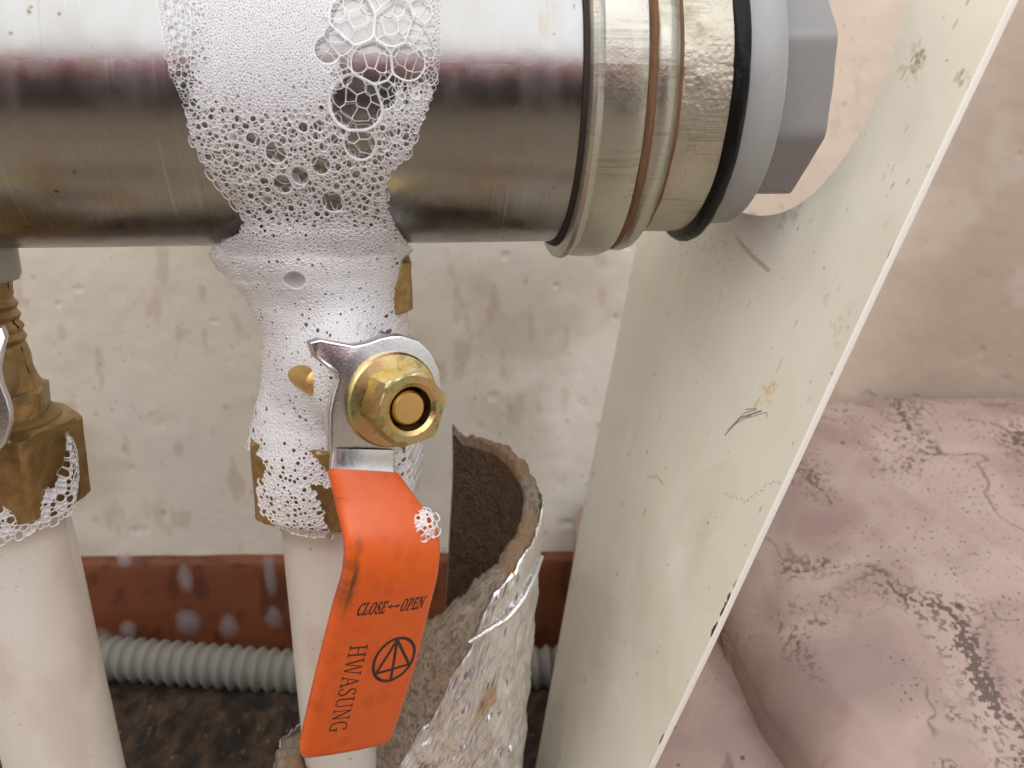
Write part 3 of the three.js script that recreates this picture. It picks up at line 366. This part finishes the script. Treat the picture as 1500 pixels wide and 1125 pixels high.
// ---------------------------------------------------------------- pink marbled slabs
{
  const marble = tex(1800, 1800, (u, v) => {                        // covers 200 x 200 mm
    const wx = u * 7 + 1.6 * (fbm(u * 5, v * 5, 3, 4) - 0.5), wy = v * 7 + 1.6 * (fbm(u * 5 + 7, v * 5, 6, 4) - 0.5);
    let c = mixc(rgb(144, 120, 114), rgb(186, 164, 153), sstep(0.2, 0.75, 0.6 * fbm(wx * 0.9, wy * 0.9, 4, 5) + 0.4 * fbm(wx * 4, wy * 4, 34, 5)));
    c = mixc(c, rgb(142, 120, 114), 0.5 * sstep(0.5, 0.68, fbm(wx * 0.7 + 4, wy * 0.7, 14, 4)));
    const r1 = Math.max(1 - Math.abs(2 * fbm(wx * 0.62, wy * 0.62, 24, 4) - 1), 0.97 - 2.6 * Math.abs(2 * fbm(wx * 0.9 + 5, wy * 0.9 + 2, 26, 4) - 1)), on = sstep(0.4, 0.62, fbm(u * 9, v * 9, 35, 3));
    const dust = fbm(u * 300, v * 300, 44, 3);
    c = mixc(c, rgb(70, 58, 50), 0.7 * sstep(0.978, 0.992, r1 + 0.09 * (dust - 0.5)) * on);
    c = mixc(c, rgb(104, 86, 78), 0.7 * sstep(0.78, 0.97, r1) * sstep(0.53, 0.66, dust + 0.12 * (r1 - 0.9)) * sstep(0.3, 0.55, on + 0.2 * dust));
    const r2 = 1 - Math.abs(2 * fbm(wx * 1.3 + 3, wy * 1.3, 54, 4) - 1); c = mixc(c, rgb(112, 92, 82), 0.55 * sstep(0.955, 0.99, r2 + 0.05 * (dust - 0.5)) * sstep(0.52, 0.66, fbm(u * 12 + 3, v * 12, 81, 3)));
    const s = specks(u * 190, v * 190, 64, 0.45, 0.08, 0.34); c = mixc(c, rgb(70, 57, 52), 0.75 * s * sstep(0.4, 0.6, fbm(u * 8, v * 8, 70, 3)));
    return mixc(c, rgb(60, 48, 42), 0.8 * specks(u * 30, v * 30, 94, 0.06, 0.05, 0.2));
  });
  const mm = new THREE.MeshPhysicalMaterial({ map: marble, roughness: 0.34, roughnessMap: roughNoise, bumpMap: rep(noiseBump, 2), bumpScale: 0.00008 });
  function slab(label, xl, xr, z0, z1, top, name) {                 // rounded edge at the left, back and front; top(x, z)
    const ed = (d) => (d >= 10 ? 0 : 0.8 * (10 - Math.sqrt(Math.max(0, 100 - (10 - Math.max(0, d)) ** 2))));
    const map1 = (u) => (u < 0.04 ? 0 : u < 0.4 ? 9 * ((u - 0.04) / 0.36) ** 1.6 : 9 + (u - 0.4) / 0.6 * 200);
    const g = gridGeo(110, 120, (u, v) => {
      const z = lerp(z0, z1, v), l = xl(z), w = xr - l, du = Math.min(map1(u), w), x = l + du; let y = top(x, z) - ed(du);
      if (u < 0.04) y = lerp(0, y, u / 0.04); if (v === 0 || v === 1) y = 0; return [x, Math.max(0, y), z];
    }, (u, v) => { const z = lerp(z0, z1, v), l = xl(z); return [(l + Math.min(map1(u), xr - l)) / 200 + (u < 0.04 ? u * 3 : 0) + 0.13, (z + 71) / 200]; });
    return tag(mesh(name, toCreasedNormals(g, 50 * R), mm), label, 'stone slab');
  }
  slab('large pink marbled slab with dark mouldy veins, right of the cream plate', (z) => 45 + 0.2 * (Math.max(z, -28) + 20) + 0.25 * Math.max(0, z) + (z < -28 ? 46 * (1 - Math.sqrt(Math.max(0, 1 - ((z + 28) / 41.5) ** 2))) : 0) , 260, -69, 70, (x, z) => 76 - (z + 69) * 0.47  - 0.0035 * Math.max(0, 100 - x) ** 1.9 - 0.05 * Math.max(0, -60 - z) ** 1.8, 'marble_slab');
  slab('narrow pink marbled slab in shade, lower left of the large marbled slab', (z) => 18 + 0.05 * (z + 20), 62, -64, 66, (x, z) => 52 - (z + 69) * 0.42, 'marble_slab');
}

// ---------------------------------------------------------------- soap foam
// the surface under the foam: the manifold, and a lumpy neck round the valve
const smin = (a, b, k) => { const h = clamp(0.5 + 0.5 * (b - a) / k); return lerp(b, a, h) - k * h * (1 - h); };
const NECK_R = [[70, 12], [73, 13.2], [75, 14.6], [80, 15], [85, 14.5], [88, 13.6], [91, 12.4], [94, 11.6], [98, 11.3], [104, 11.6], [110, 12.4], [115, 13.8], [119, 15.5], [123, 17.5]];
const NECK_X = [[85, -32], [91, -31.6], [98, -30.6], [104, -30.2], [110, -31.3], [115, -32.8], [119, -34]];
const SN = [Math.sin(32 * R), Math.cos(32 * R)];
function field(x, y, z) {
  const qx = x - AX[0], qy = y - AX[1], qz = z - AX[2], t = qx * AD[0] + qz * AD[2], pz = qz - t * AD[2], px = qx - t * AD[0];
  const dp = Math.sqrt(px * px + qy * qy + pz * pz) - PR - 0.1;
  let d = dp;
  if (y < 128) {
    const cx = pw(NECK_X, y), rn = pw(NECK_R, y) + 0.5 * Math.sin(y * 0.31 + x * 0.2) * Math.sin(x * 0.27 + 1), dn = Math.max(Math.hypot(x - cx, z - VZ) - rn, 72 - y, y - 126);
    d = smin(d, dn, 4);
    const sx = x - VX, sz = z - VZ, h = clamp(sx * SN[0] + sz * SN[1], 0, 15.5), ex = sx - h * SN[0] + 1.6, ez = sz - h * SN[1], ey = y - 99.5; d = smin(d, Math.sqrt(ex * ex + ez * ez + ey * ey * 0.8) - 6.9, 5);
  }
  return d;
}
const X0 = -76, X1 = -4, Y0 = 70, Y1 = 176, ST = 0.2, GW = Math.round((X1 - X0) / ST) + 1, GH = Math.round((Y1 - Y0) / ST) + 1, ZG = new Float32Array(GW * GH);
for (let j = 0; j < GH; j++) for (let i = 0; i < GW; i++) {
  const x = X0 + i * ST, y = Y0 + j * ST; let z = 48, ok = false;
  for (let k = 0; k < 70 && z > -2; k++) { const d = field(x, y, z); if (d < 0.02) { ok = true; break; } z -= Math.max(0.03, d * 0.9); }
  ZG[j * GW + i] = ok ? z : -3;
}
const zAt = (x, y) => { const a = clamp((x - X0) / ST, 0, GW - 1.001), b = clamp((y - Y0) / ST, 0, GH - 1.001), i = Math.floor(a), j = Math.floor(b), f = a - i, g = b - j, k = j * GW + i; return (ZG[k] * (1 - f) + ZG[k + 1] * f) * (1 - g) + (ZG[k + GW] * (1 - f) + ZG[k + GW + 1] * f) * g; };
const nAt = (x, y) => { const e = 0.3, a = (zAt(x + e, y) - zAt(x - e, y)) / (2 * e), b = (zAt(x, y + e) - zAt(x, y - e)) / (2 * e), l = Math.hypot(a, b, 1); return [-a / l, -b / l, 1 / l]; };
function onFoam(px, py) { const d = rayOf(px, py); let k = 90, best = 1e9, bp = null; for (let i = 0; i < 400 && k < 190; i++) { const p = [CAM[0] + d[0] * k, CAM[1] + d[1] * k, CAM[2] + d[2] * k], f = field(...p); if (f < best) { best = f; bp = p; } if (f < 0.03) break; k += Math.max(0.05, f * 0.7); } return [bp[0], bp[1]]; }
const OUT = [[228, -50], [240, 40], [252, 105], [272, 150], [285, 205], [300, 235], [320, 265], [345, 295], [362, 325], [352, 342], [330, 352], [312, 362], [300, 390], [330, 430], [350, 480], [360, 560], [350, 620], [340, 655], [366, 656], [386, 668], [396, 690], [379, 716], [383, 742], [412, 772], [440, 781], [480, 784], [470, 750], [448, 706], [428, 697], [460, 706], [500, 712], [600, 720], [640, 640], [660, 560], [640, 510], [610, 495], [612, 440], [592, 400], [588, 378], [600, 358], [577, 330], [565, 300], [562, 270], [571, 245], [596, 225], [616, 175], [637, 120], [643, 80], [641, 0], [640, -50]].map((p) => onFoam(...p));
const foamEdge = (x, y) => (inPoly(x, y, OUT) ? polyDist(x, y, OUT) : -1);

function packCells(inside, sizeAt, fixed, box, rng) {                // circles of many sizes that do not overlap much -> [{x, y, r}]
  const S = [], G = new Map(), key = (a, b) => a * 4096 + b, put = (s) => { const k = key(Math.floor(s.x) + 500, Math.floor(s.y) + 500); const e = G.get(k); if (e) e.push(s); else G.set(k, [s]); S.push(s); };
  const big = [];
  const free = (x, y, r) => { for (const b of big) if (Math.hypot(b.x - x, b.y - y) < (b.r + r) * 0.93) return false; const i0 = Math.floor(x) + 500, j0 = Math.floor(y) + 500, R1 = r > 0.9 ? 3 : 2; for (let j = j0 - R1; j <= j0 + R1; j++) for (let i = i0 - R1; i <= i0 + R1; i++) { const e = G.get(key(i, j)); if (e) for (const s of e) if (Math.hypot(s.x - x, s.y - y) < (s.r + r) * 0.76) return false; } return true; };
  for (const f of fixed) { const s = { x: f[0], y: f[1], r: f[2], fixed: f[3] ?? true }; if (s.r > 0.95) big.push(s); put(s); }
  for (const pass of [1, 0.72, 0.5, 0.36, 0.27]) {
    const tries = Math.round(26000 / pass ** 1.6);
    for (let k = 0; k < tries; k++) {
      const x = lerp(box[0], box[2], rng()), y = lerp(box[1], box[3], rng()); if (!inside(x, y)) continue;
      const [lo, hi] = sizeAt(x, y, pass), r = Math.max(lo, hi * pass * (0.7 + 0.6 * rng())); if (r > hi * 1.2 && pass < 1) continue;
      if (r > 0.95) continue; if (free(x, y, r)) put({ x, y, r });
    }
  }
  return { S, G, key, big };
}
function cells(pack, inside, cb) {                                   // power diagram: cb(site, polygon relative to the site)
  const { S, G, key, big } = pack;
  for (const s of S) {
    if (!inside(s.x, s.y) && !s.fixed) continue;
    const reach = s.r > 0.95 ? s.r + 1.4 : Math.min(2.2, s.r * 2 + 0.9), R1 = Math.ceil(reach), m = s.fixed === 1 ? 1.35 : Math.min(s.r * 1.9 + 0.05, s.r + 0.8); let P = [];
    for (let i = 0; i < 12; i++) P.push([m * Math.cos(i * Math.PI / 6), m * Math.sin(i * Math.PI / 6)]);
    const nb = [], i0 = Math.floor(s.x) + 500, j0 = Math.floor(s.y) + 500;
    for (let j = j0 - R1; j <= j0 + R1; j++) for (let i = i0 - R1; i <= i0 + R1; i++) { const e = G.get(key(i, j)); if (e) for (const q of e) if (q !== s && q.r <= 0.95) { const d = Math.hypot(q.x - s.x, q.y - s.y); if (d < reach) nb.push([d - q.r, q]); } }
    for (const q of big) if (q !== s) { const d = Math.hypot(q.x - s.x, q.y - s.y); if (d < reach + q.r) nb.push([d - q.r, q]); }
    nb.sort((a, b) => a[0] - b[0]);
    for (const [, q] of nb) {
      const dx = q.x - s.x, dy = q.y - s.y, d = Math.hypot(dx, dy) || 1e-6, c = (d * d + s.r * s.r - q.r * q.r) / (2 * d), nx = dx / d, ny = dy / d, o = [];
      for (let i = 0; i < P.length; i++) { const A = P[i], B = P[(i + 1) % P.length], a = A[0] * nx + A[1] * ny - c, b = B[0] * nx + B[1] * ny - c; if (a <= 0) o.push(A); if ((a < 0) !== (b < 0)) { const t = a / (a - b); o.push([A[0] + (B[0] - A[0]) * t, A[1] + (B[1] - A[1]) * t]); } }
      P = o; if (P.length < 3) break;
    }
    if (P.length >= 3) cb(s, P);
  }
}
class Buf { constructor() { this.p = []; this.n = []; this.i = []; } v(p, n) { this.p.push(p[0], p[1], p[2]); this.n.push(n[0], n[1], n[2]); return this.p.length / 3 - 1; }
  geo() { const g = new THREE.BufferGeometry(); g.setAttribute('position', new THREE.Float32BufferAttribute(this.p, 3)); g.setAttribute('normal', new THREE.Float32BufferAttribute(this.n, 3)); g.setIndex(this.i); return g; } }
const norm = (v) => { const l = Math.hypot(...v) || 1; return [v[0] / l, v[1] / l, v[2] / l]; };
// one cell: a wall ridge round a rounded hole, and, where the froth is closed, a dimpled film across the hole
function emitCell(W, F, s, P, surf, { w, h, fill, depth }) {
  let cx = 0, cy = 0, A = 0; for (let i = 0; i < P.length; i++) { const a = P[i], b = P[(i + 1) % P.length], k = a[0] * b[1] - b[0] * a[1]; A += k; cx += (a[0] + b[0]) * k; cy += (a[1] + b[1]) * k; } if (A < 0.004) return; cx /= 3 * A; cy /= 3 * A;
  const E = P.map((a, i) => { const b = P[(i + 1) % P.length], ex = b[0] - a[0], ey = b[1] - a[1], l = Math.hypot(ex, ey) || 1e-9; return [ey / l, -ex / l, ((a[0] - cx) * ey - (a[1] - cy) * ex) / l]; });
  const nS = s.r > 1.2 ? 40 : s.r > 0.5 ? 18 : s.r > 0.28 ? 11 : 8, an = []; for (let i = 0; i < nS; i++) an.push(i / nS * 2 * Math.PI); for (const q of P) an.push(Math.atan2(q[1] - cy, q[0] - cx)); const AN = an.map((a) => (a + 6 * Math.PI) % (2 * Math.PI)).sort((a, b) => a - b).filter((a, i, l) => !i || a - l[i - 1] > 0.02);
  const o = [], hh = [], mid = [], fr = [], pp = s.r > 0.7 ? 26 : 14;
  let dmin = 1e9; for (const e of E) dmin = Math.min(dmin, e[2]); const ww = Math.min(w, dmin * 0.62);
  for (const a of AN) {
    const ca = Math.cos(a), sa = Math.sin(a); let ro = 1e9, acc = 0;
    for (const [nx, ny, d] of E) { const c = ca * nx + sa * ny; if (c > 1e-4) { ro = Math.min(ro, d / c); acc += (c / Math.max(0.02, d - ww)) ** pp; } }
    const ri = Math.min(ro * 0.93, acc ** (-1 / pp));
    const X = s.x + cx, Y = s.y + cy, p0 = surf(X + ro * ca, Y + ro * sa), p1 = surf(X + ri * ca, Y + ri * sa), nn = p0[1];
    const wall = [p0[0][0] + nn[0] * h, p0[0][1] + nn[1] * h, p0[0][2] + nn[2] * h], n1 = p1[1], in1 = [p1[0][0] - n1[0] * ww * 0.6, p1[0][1] - n1[1] * ww * 0.6, p1[0][2] - n1[2] * ww * 0.6];
    o.push(W.v(wall, nn)); hh.push(W.v(in1, norm([n1[0] * 0.75 - ca * 0.66, n1[1] * 0.75 - sa * 0.66, n1[2] * 0.75])));
    if (fill) { const rm = ri * 0.55, pm = surf(X + rm * ca, Y + rm * sa), q = pm[1], dp = depth * 0.75 + ww * 0.6; fr.push(F.v([in1[0] + 0, in1[1], in1[2]], norm([n1[0] * 0.8 - ca * 0.6, n1[1] * 0.8 - sa * 0.6, n1[2] * 0.8]))); mid.push(F.v([pm[0][0] - q[0] * dp, pm[0][1] - q[1] * dp, pm[0][2] - q[2] * dp], norm([q[0] - ca * 0.35, q[1] - sa * 0.35, q[2]]))); }
  }
  const n = AN.length; for (let i = 0; i < n; i++) { const j = (i + 1) % n; W.i.push(o[i], o[j], hh[j], o[i], hh[j], hh[i]); if (fill) F.i.push(fr[i], fr[j], mid[j], fr[i], mid[j], mid[i]); }
  if (fill) { const pc = surf(s.x + cx, s.y + cy), q = pc[1], dp = depth + ww * 0.6, c = F.v([pc[0][0] - q[0] * dp, pc[0][1] - q[1] * dp, pc[0][2] - q[2] * dp], q); for (let i = 0; i < n; i++) F.i.push(mid[i], mid[(i + 1) % n], c); }
}
{
  const t = thing('soap_foam', 'white soap foam running down over the steel manifold and the middle brass valve', 'foam');
  const thickAt = (x, y) => { const e = foamEdge(x, y); return 0.25 + 1.0 * (1 - Math.exp(-Math.max(0, e) / 1.6)) + 0.35 * (fbm(x * 0.35, y * 0.35, 3, 3) - 0.5); };
  const surfAt = (k) => (x, y) => { const n = nAt(x, y), th = (y > 117 ? thickAt(x, y) : lerp(0.15, thickAt(x, y), sstep(112, 117, y))) * k; return [[x + n[0] * th, y + n[1] * th, zAt(x, y) + n[2] * th], n]; };
  const pxAt = (x, y) => proj(x, y, zAt(x, y) + 0.6);
  const W = new Buf(), F = new Buf(), W2 = new Buf(), F2 = new Buf(), FT = new Buf(), SK = new Buf();
  const inside = (x, y) => zAt(x, y) > -1.5 && inPoly(x, y, OUT);
  // how open or fine the froth is, by place
  const zone = (x, y) => { const [px, py] = pxAt(x, y), n = fbm(x * 0.25, y * 0.25, 21, 3);
    const mist = (1 - sstep(80, 185, py + 90 * (n - 0.5))) * sstep(255, 330, px) * (1 - sstep(455, 500, px + 40 * (n - 0.5)));
    const lace = (1 - sstep(110, 165, py)) * sstep(468, 500, px + 30 * (n - 0.5)), rim = (1 - sstep(150, 200, py)) * (1 - sstep(265, 320, px));
    const web = sstep(140, 200, py) * (1 - sstep(285, 345, py + 50 * (n - 0.5))), neck = sstep(345, 400, py), low = sstep(620, 690, py), shade = (1 - sstep(395, 450, px)) * neck;
    return { px, py, n, mist, lace, rim, web, neck, low, shade }; };
  const B = [[522, 150, 33], [561, 138, 17], [527, 205, 20], [535, 178, 14], [545, 95, 25], [597, 92, 21], [520, 30, 30], [575, 35, 28], [556, 12, 20], [497, 60, 18], [487, 288, 14], [433, 406, 16], [600, 45, 18], [505, 185, 9], [392, 285, 7], [393, 301, 7], [550, 165, 8], [548, 182, 7], [405, 218, 13], [415, 262, 12], [372, 200, 9], [470, 235, 12], [440, 250, 11], [528, 478, 6], [480, 75, 16], [620, 130, 7], [615, 60, 12], [615, 20, 14]];
  const fixed = B.map(([px, py, r]) => { const [x, y] = onFoam(px, py); return [x, y, r / 8.9, true]; });
  const sizeAt = (x, y) => { const q = zone(x, y); let lo = 0.14, hi = 0.27;
    hi = lerp(hi, 0.85, q.web * (0.35 + 0.65 * sstep(0.35, 0.7, q.n))); lo = lerp(lo, 0.18, q.web); hi = lerp(hi, 0.9, Math.max(q.lace, q.rim * 0.35)); lo = lerp(lo, 0.3, Math.max(q.lace, q.rim * 0.35)); hi = lerp(hi, 0.2, q.mist); lo = lerp(lo, 0.15, q.mist); hi = lerp(hi, 0.42, q.neck * (1 - q.low) * sstep(0.5, 0.75, q.n)); hi = lerp(hi, 0.42, q.low); lo = lerp(lo, 0.2, q.low); if (y > 119) { const e = foamEdge(x, y); hi = Math.min(hi, 0.2 + 0.3 * e); lo = Math.min(lo, 0.14 + 0.2 * e); } return [lo, Math.max(lo, hi)]; };
  const box = [X0 + 1, Y0 + 1, X1 - 1, Y1 - 4], pack = packCells(inside, sizeAt, fixed, box, rnd);
  const s1 = surfAt(1), s2 = surfAt(0.35); let count = 0;
  cells(pack, inside, (s, P) => {
    const q = zone(s.x, s.y), e = rnd(); count++;
    const pit = rnd(); const open = clamp(0.12 + 0.8 * q.web * sstep(0.14, 0.4, s.r) + 0.8 * Math.max(q.lace, q.rim) - 0.1 * q.mist + 0.08 * q.neck - 0.02 + 0.2 * q.low * sstep(0.2, 0.4, s.r) + (s.r > 0.42 ? 0.3 : 0));
    const small = q.neck * (1 - q.low);
    let fill = e > open * (1 - 0.3 * small); if (s.fixed === true && s.r > 0.7) fill = q.py > 335; const cav = s.fixed === true && s.r > 0.7 && q.py > 335;
    const w = lerp(0.04 + 0.075 * s.r, 0.06 + 0.2 * s.r, q.neck) * lerp(1, 0.55, Math.max(q.lace, 0.8 * q.rim)) * (s.r > 0.7 ? 0.8 : 1) * (0.75 + 0.5 * rnd());
    if (!fill && s.r > 0.26 && s.r < 1.2 && rnd() < 0.75) { // the clear skin of an open bubble
      const [p, n] = s1(s.x, s.y), qn = new THREE.Quaternion().setFromUnitVectors(new THREE.Vector3(0, 0, 1), new THREE.Vector3(...n)), vv = new THREE.Vector3(), nn = new THREE.Vector3(), b0 = SK.p.length / 3, r = s.r * 0.95;
      for (let j = 0; j <= 4; j++) for (let i = 0; i <= 10; i++) { const th = j / 4 * 78 * R, ph = i / 10 * 2 * Math.PI; nn.set(Math.sin(th) * Math.cos(ph), Math.sin(th) * Math.sin(ph), Math.cos(th)).applyQuaternion(qn); vv.copy(nn).multiplyScalar(r).addScaledVector(new THREE.Vector3(...n), -r * 0.45).add(new THREE.Vector3(...p)); SK.v(vv.toArray(), nn.toArray()); if (j && i) { const k = b0 + j * 11 + i; SK.i.push(k, k - 11, k - 12, k, k - 12, k - 1); } }
    }
    emitCell(W, cav || s.y > 119.5 + 3 * (q.n - 0.5) ? FT : F, s, P, s1, { w: Math.min(w, 0.2), h: lerp(0.02 + 0.06 * s.r, 0.015, Math.max(q.mist, small)), fill, depth: s.r * (cav ? 0.75 : q.neck > 0.5 ? 0.15 + 0.9 * pit ** 4 : lerp(0.45, 0.12, q.mist)) });
  });
  // a second layer of bubbles under the open ones, over the pipe
  const in2 = (x, y) => { if (y < 119 || !inside(x, y) || foamEdge(x, y) < 0.5) return false; const q = zone(x, y); return q.lace + q.rim < 0.75; };
  const pack2 = packCells(in2, (x, y) => { const q = zone(x, y); return [0.26, lerp(0.4, 0.8, q.web)]; }, [], box, rnd);
  const clear = fixed.filter((f) => f[2] > 1.1);
  cells(pack2, in2, (s, P) => { if (clear.some((f) => Math.hypot(f[0] - s.x, f[1] - s.y) < f[2] * 0.85)) return; const q = zone(s.x, s.y); emitCell(W2, F2, s, P, s2, { w: 0.06 + 0.08 * s.r, h: 0.04, fill: rnd() < 0.12 + 0.7 * q.mist + 0.3 * (1 - q.web), depth: s.r * 0.4 }); });
  // broad thin bubbles stacked over the open places
  const in3 = (x, y) => { if (y < 125 || !inside(x, y)) return false; const q = zone(x, y); return foamEdge(x, y) > 0.9 && (q.lace > 0.5 || fixed.some((f) => f[2] > 1.1 && Math.hypot(f[0] - x, f[1] - y) < f[2] * 0.9) || (q.web > 0.8 && q.n > 0.52)); };
  const loose = []; for (let k = 0; k < 5200; k++) { const x = lerp(box[0], box[2], rnd()), y = lerp(box[1], box[3], rnd()); if (in3(x, y) && loose.every((f) => Math.hypot(f[0] - x, f[1] - y) > 0.55 + 0.9 * vn(x * 0.5, y * 0.5, 7))) loose.push([x, y, 0.85, 1]); }
  const pack3 = packCells(() => false, () => [1, 1], loose, box, rnd), s3 = surfAt(1.25), s4 = surfAt(0.1);
  cells(pack3, in3, (s, P) => { const k = rnd(); emitCell(W, F, s, P, k < 0.5 ? s3 : s4, { w: 0.03 + 0.06 * rnd() ** 2, h: 0.03, fill: false, depth: 0 }); });
  console.log('foam cells', count, 'triangles', (W.i.length + F.i.length + W2.i.length + F2.i.length) / 3);
  for (const [name, b, m] of [['bubble_walls', W, M.foamWall], ['bubble_films', F, M.foamFill], ['under_bubble_walls', W2, M.foamWall], ['under_bubble_films', F2, M.foamThin], ['thin_bubble_films', FT, M.foamThin], ['bubble_skins', SK, M.film]]) mesh(name, b.geo(), m, t).userData.kind = 'stuff';
  // the body of foam behind the front skin
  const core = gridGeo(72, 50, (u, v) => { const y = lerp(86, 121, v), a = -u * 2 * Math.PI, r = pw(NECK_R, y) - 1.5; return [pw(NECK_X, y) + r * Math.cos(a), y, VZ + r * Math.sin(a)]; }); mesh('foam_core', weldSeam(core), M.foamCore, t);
  for (const [x, y, r] of fixed.filter((f) => f[2] > 1.25)) { const g = new THREE.SphereGeometry(r * 0.96, 28, 10, 0, 2 * Math.PI, 0, 80 * R); g.scale(1, 0.5, 1); const [p, n] = s1(x, y); g.applyQuaternion(new THREE.Quaternion().setFromUnitVectors(new THREE.Vector3(0, 1, 0), new THREE.Vector3(...n))); g.translate(p[0] - n[0] * r * 0.2, p[1] - n[1] * r * 0.2, p[2] - n[2] * r * 0.2); mesh('bubble', g, M.film, t); }
}
// small patches of foam elsewhere: surf(x, y) maps a flat patch in mm onto what it clings to
function patch(name, label, poly, surf, [lo, hi], openShare, group) {
  const t = thing(name, label, 'foam', [0, 0, 0], 0, group), W = new Buf(), F = new Buf(), ins = (x, y) => inPoly(x, y, poly), xs = poly.map((p) => p[0]), ys = poly.map((p) => p[1]);
  const pack = packCells(ins, () => [lo, hi], [], [Math.min(...xs), Math.min(...ys), Math.max(...xs), Math.max(...ys)], rnd);
  const raised = (x, y) => { const [p, n] = surf(x, y), k = ins(x, y) ? 0.15 + 0.9 * (1 - Math.exp(-polyDist(x, y, poly) / 0.9)) : 0.1; return [[p[0] + n[0] * k, p[1] + n[1] * k, p[2] + n[2] * k], n]; };
  cells(pack, ins, (s, P) => emitCell(W, F, s, P, raised, { w: 0.05 + 0.14 * s.r, h: 0.04, fill: rnd() > openShare, depth: s.r * 0.5 }));
  mesh('bubble_walls', W.geo(), M.foamWall, t).userData.kind = 'stuff'; mesh('bubble_films', F.geo(), M.foamFill, t).userData.kind = 'stuff'; return t;
}
{
  const hexR = (a) => { const m = (((a + 0.75) / (60 * R)) % 1 + 1) % 1 * 60 - 30; return Math.min(12.8 / Math.cos(m * R), 14.5); };
  patch('soap_foam', 'patch of large soap bubbles under the brass nut at the left edge', [[-9, 74], [0, 74.2], [8, 74.6], [15, 75.5], [20, 77], [24, 80], [25, 85.5], [22.5, 88.3], [20, 87.6], [18.6, 84], [16.5, 80.8], [12, 79.9], [6, 80.5], [0, 80.7], [-9, 80]],
    (a, y) => { const th = a / 14, r = hexR(-th + Math.PI / 2) * sstep(72.5, 76, y) + 12.4 * (1 - sstep(72.5, 76, y)), sn = Math.sin(th), cs = Math.cos(th); return [[-86.8 + r * sn, y + 0.3, 12.5 + r * cs], norm([sn, -0.15, cs])]; }, [0.22, 0.62], 0.6);
  const ys = 32 * R, U = [Math.cos(ys), 0, -Math.sin(ys)], N = norm([Math.sin(ys) * 0.86, 0.51, Math.cos(ys) * 0.86]), Vv = [N[1] * U[2] - N[2] * U[1], N[2] * U[0] - N[0] * U[2], N[0] * U[1] - N[1] * U[0]];
  const d = rayOf(623, 766), c0 = [VX + 30.2 * Math.sin(ys) + 2 * U[0], 81, VZ + 30.2 * Math.cos(ys) + 2 * U[2]], k = ((c0[0] - CAM[0]) * N[0] + (c0[1] - CAM[1]) * N[1] + (c0[2] - CAM[2]) * N[2]) / (d[0] * N[0] + d[1] * N[1] + d[2] * N[2]), C = [0, 1, 2].map((i) => CAM[i] + d[i] * k);
  const ring = []; for (let i = 0; i < 16; i++) ring.push([1.75 * Math.cos(i / 16 * 2 * Math.PI) * (0.9 + 0.2 * rnd()), 2.0 * Math.sin(i / 16 * 2 * Math.PI) * (0.9 + 0.2 * rnd())]);
  patch('soap_foam', 'tiny cluster of soap bubbles on the right edge of the orange lever', ring, (x, y) => { const e = 0.9 * Math.sqrt(Math.max(0, 1 - (x * x + y * y) / 4.5)) - 0.5; return [[0, 1, 2].map((i) => C[i] + U[i] * x + Vv[i] * y + N[i] * e), norm([0, 1, 2].map((i) => N[i] + U[i] * x * 0.3 + Vv[i] * y * 0.3))]; }, [0.2, 0.48], 0.5);
  for (const [px, py, r, sy, where] of [[277, 912, 18, 1, 'round bright fleck of foam low on the brown skirting, midway between the two white pipes'], [336, 918, 15, 1.3, 'dim fleck of foam low on the brown skirting, right of the round bright fleck'], [272, 850, 10, 2.0, 'faint tall fleck of foam high on the brown skirting, above the round bright fleck'], [396, 845, 9, 3.4, 'long faint foam drip on the brown skirting beside the middle white pipe'], [402, 905, 13, 1.3, 'dim fleck of foam at the foot of the long drip beside the middle white pipe'], [188, 925, 12, 1.4, 'small faint fleck of foam low on the brown skirting near the left white pipe'], [150, 948, 24, 1.0, 'wide pale foam lump beside the left white pipe, above the corrugated hose'], [182, 820, 11, 1.2, 'faint foam fleck on the top edge of the skirting near the left pipe']]) {
    const q = rayOf(px, py), kk = (-66.4 - CAM[2]) / q[2], g = new THREE.SphereGeometry(1, 20, 12), R0 = r * kk / FOC, P = [q[0] * kk, CAM[1] + q[1] * kk, -66.6];
    g.scale(R0, R0 * sy, R0 * 0.3); const pp = g.attributes.position; for (let i = 0; i < pp.count; i++) { const f = 1 + 0.3 * (vn(pp.getX(i) * 0.5 + 9, pp.getY(i) * 0.5 + px, 3) - 0.5); pp.setXYZ(i, pp.getX(i) * f, pp.getY(i) * f, pp.getZ(i) * f); } g.computeVertexNormals(); weldSeam(g);
    const o = mesh('foam_fleck', mergeGeometries([1.25, 1.05, 0.88, 0.7, 0.5].map((k) => g.clone().scale(k, k, k).translate(...P))), M.fleck); tag(o, where, 'foam', 'foam flecks on the skirting');
  }
}
renderer.render(scene, camera);
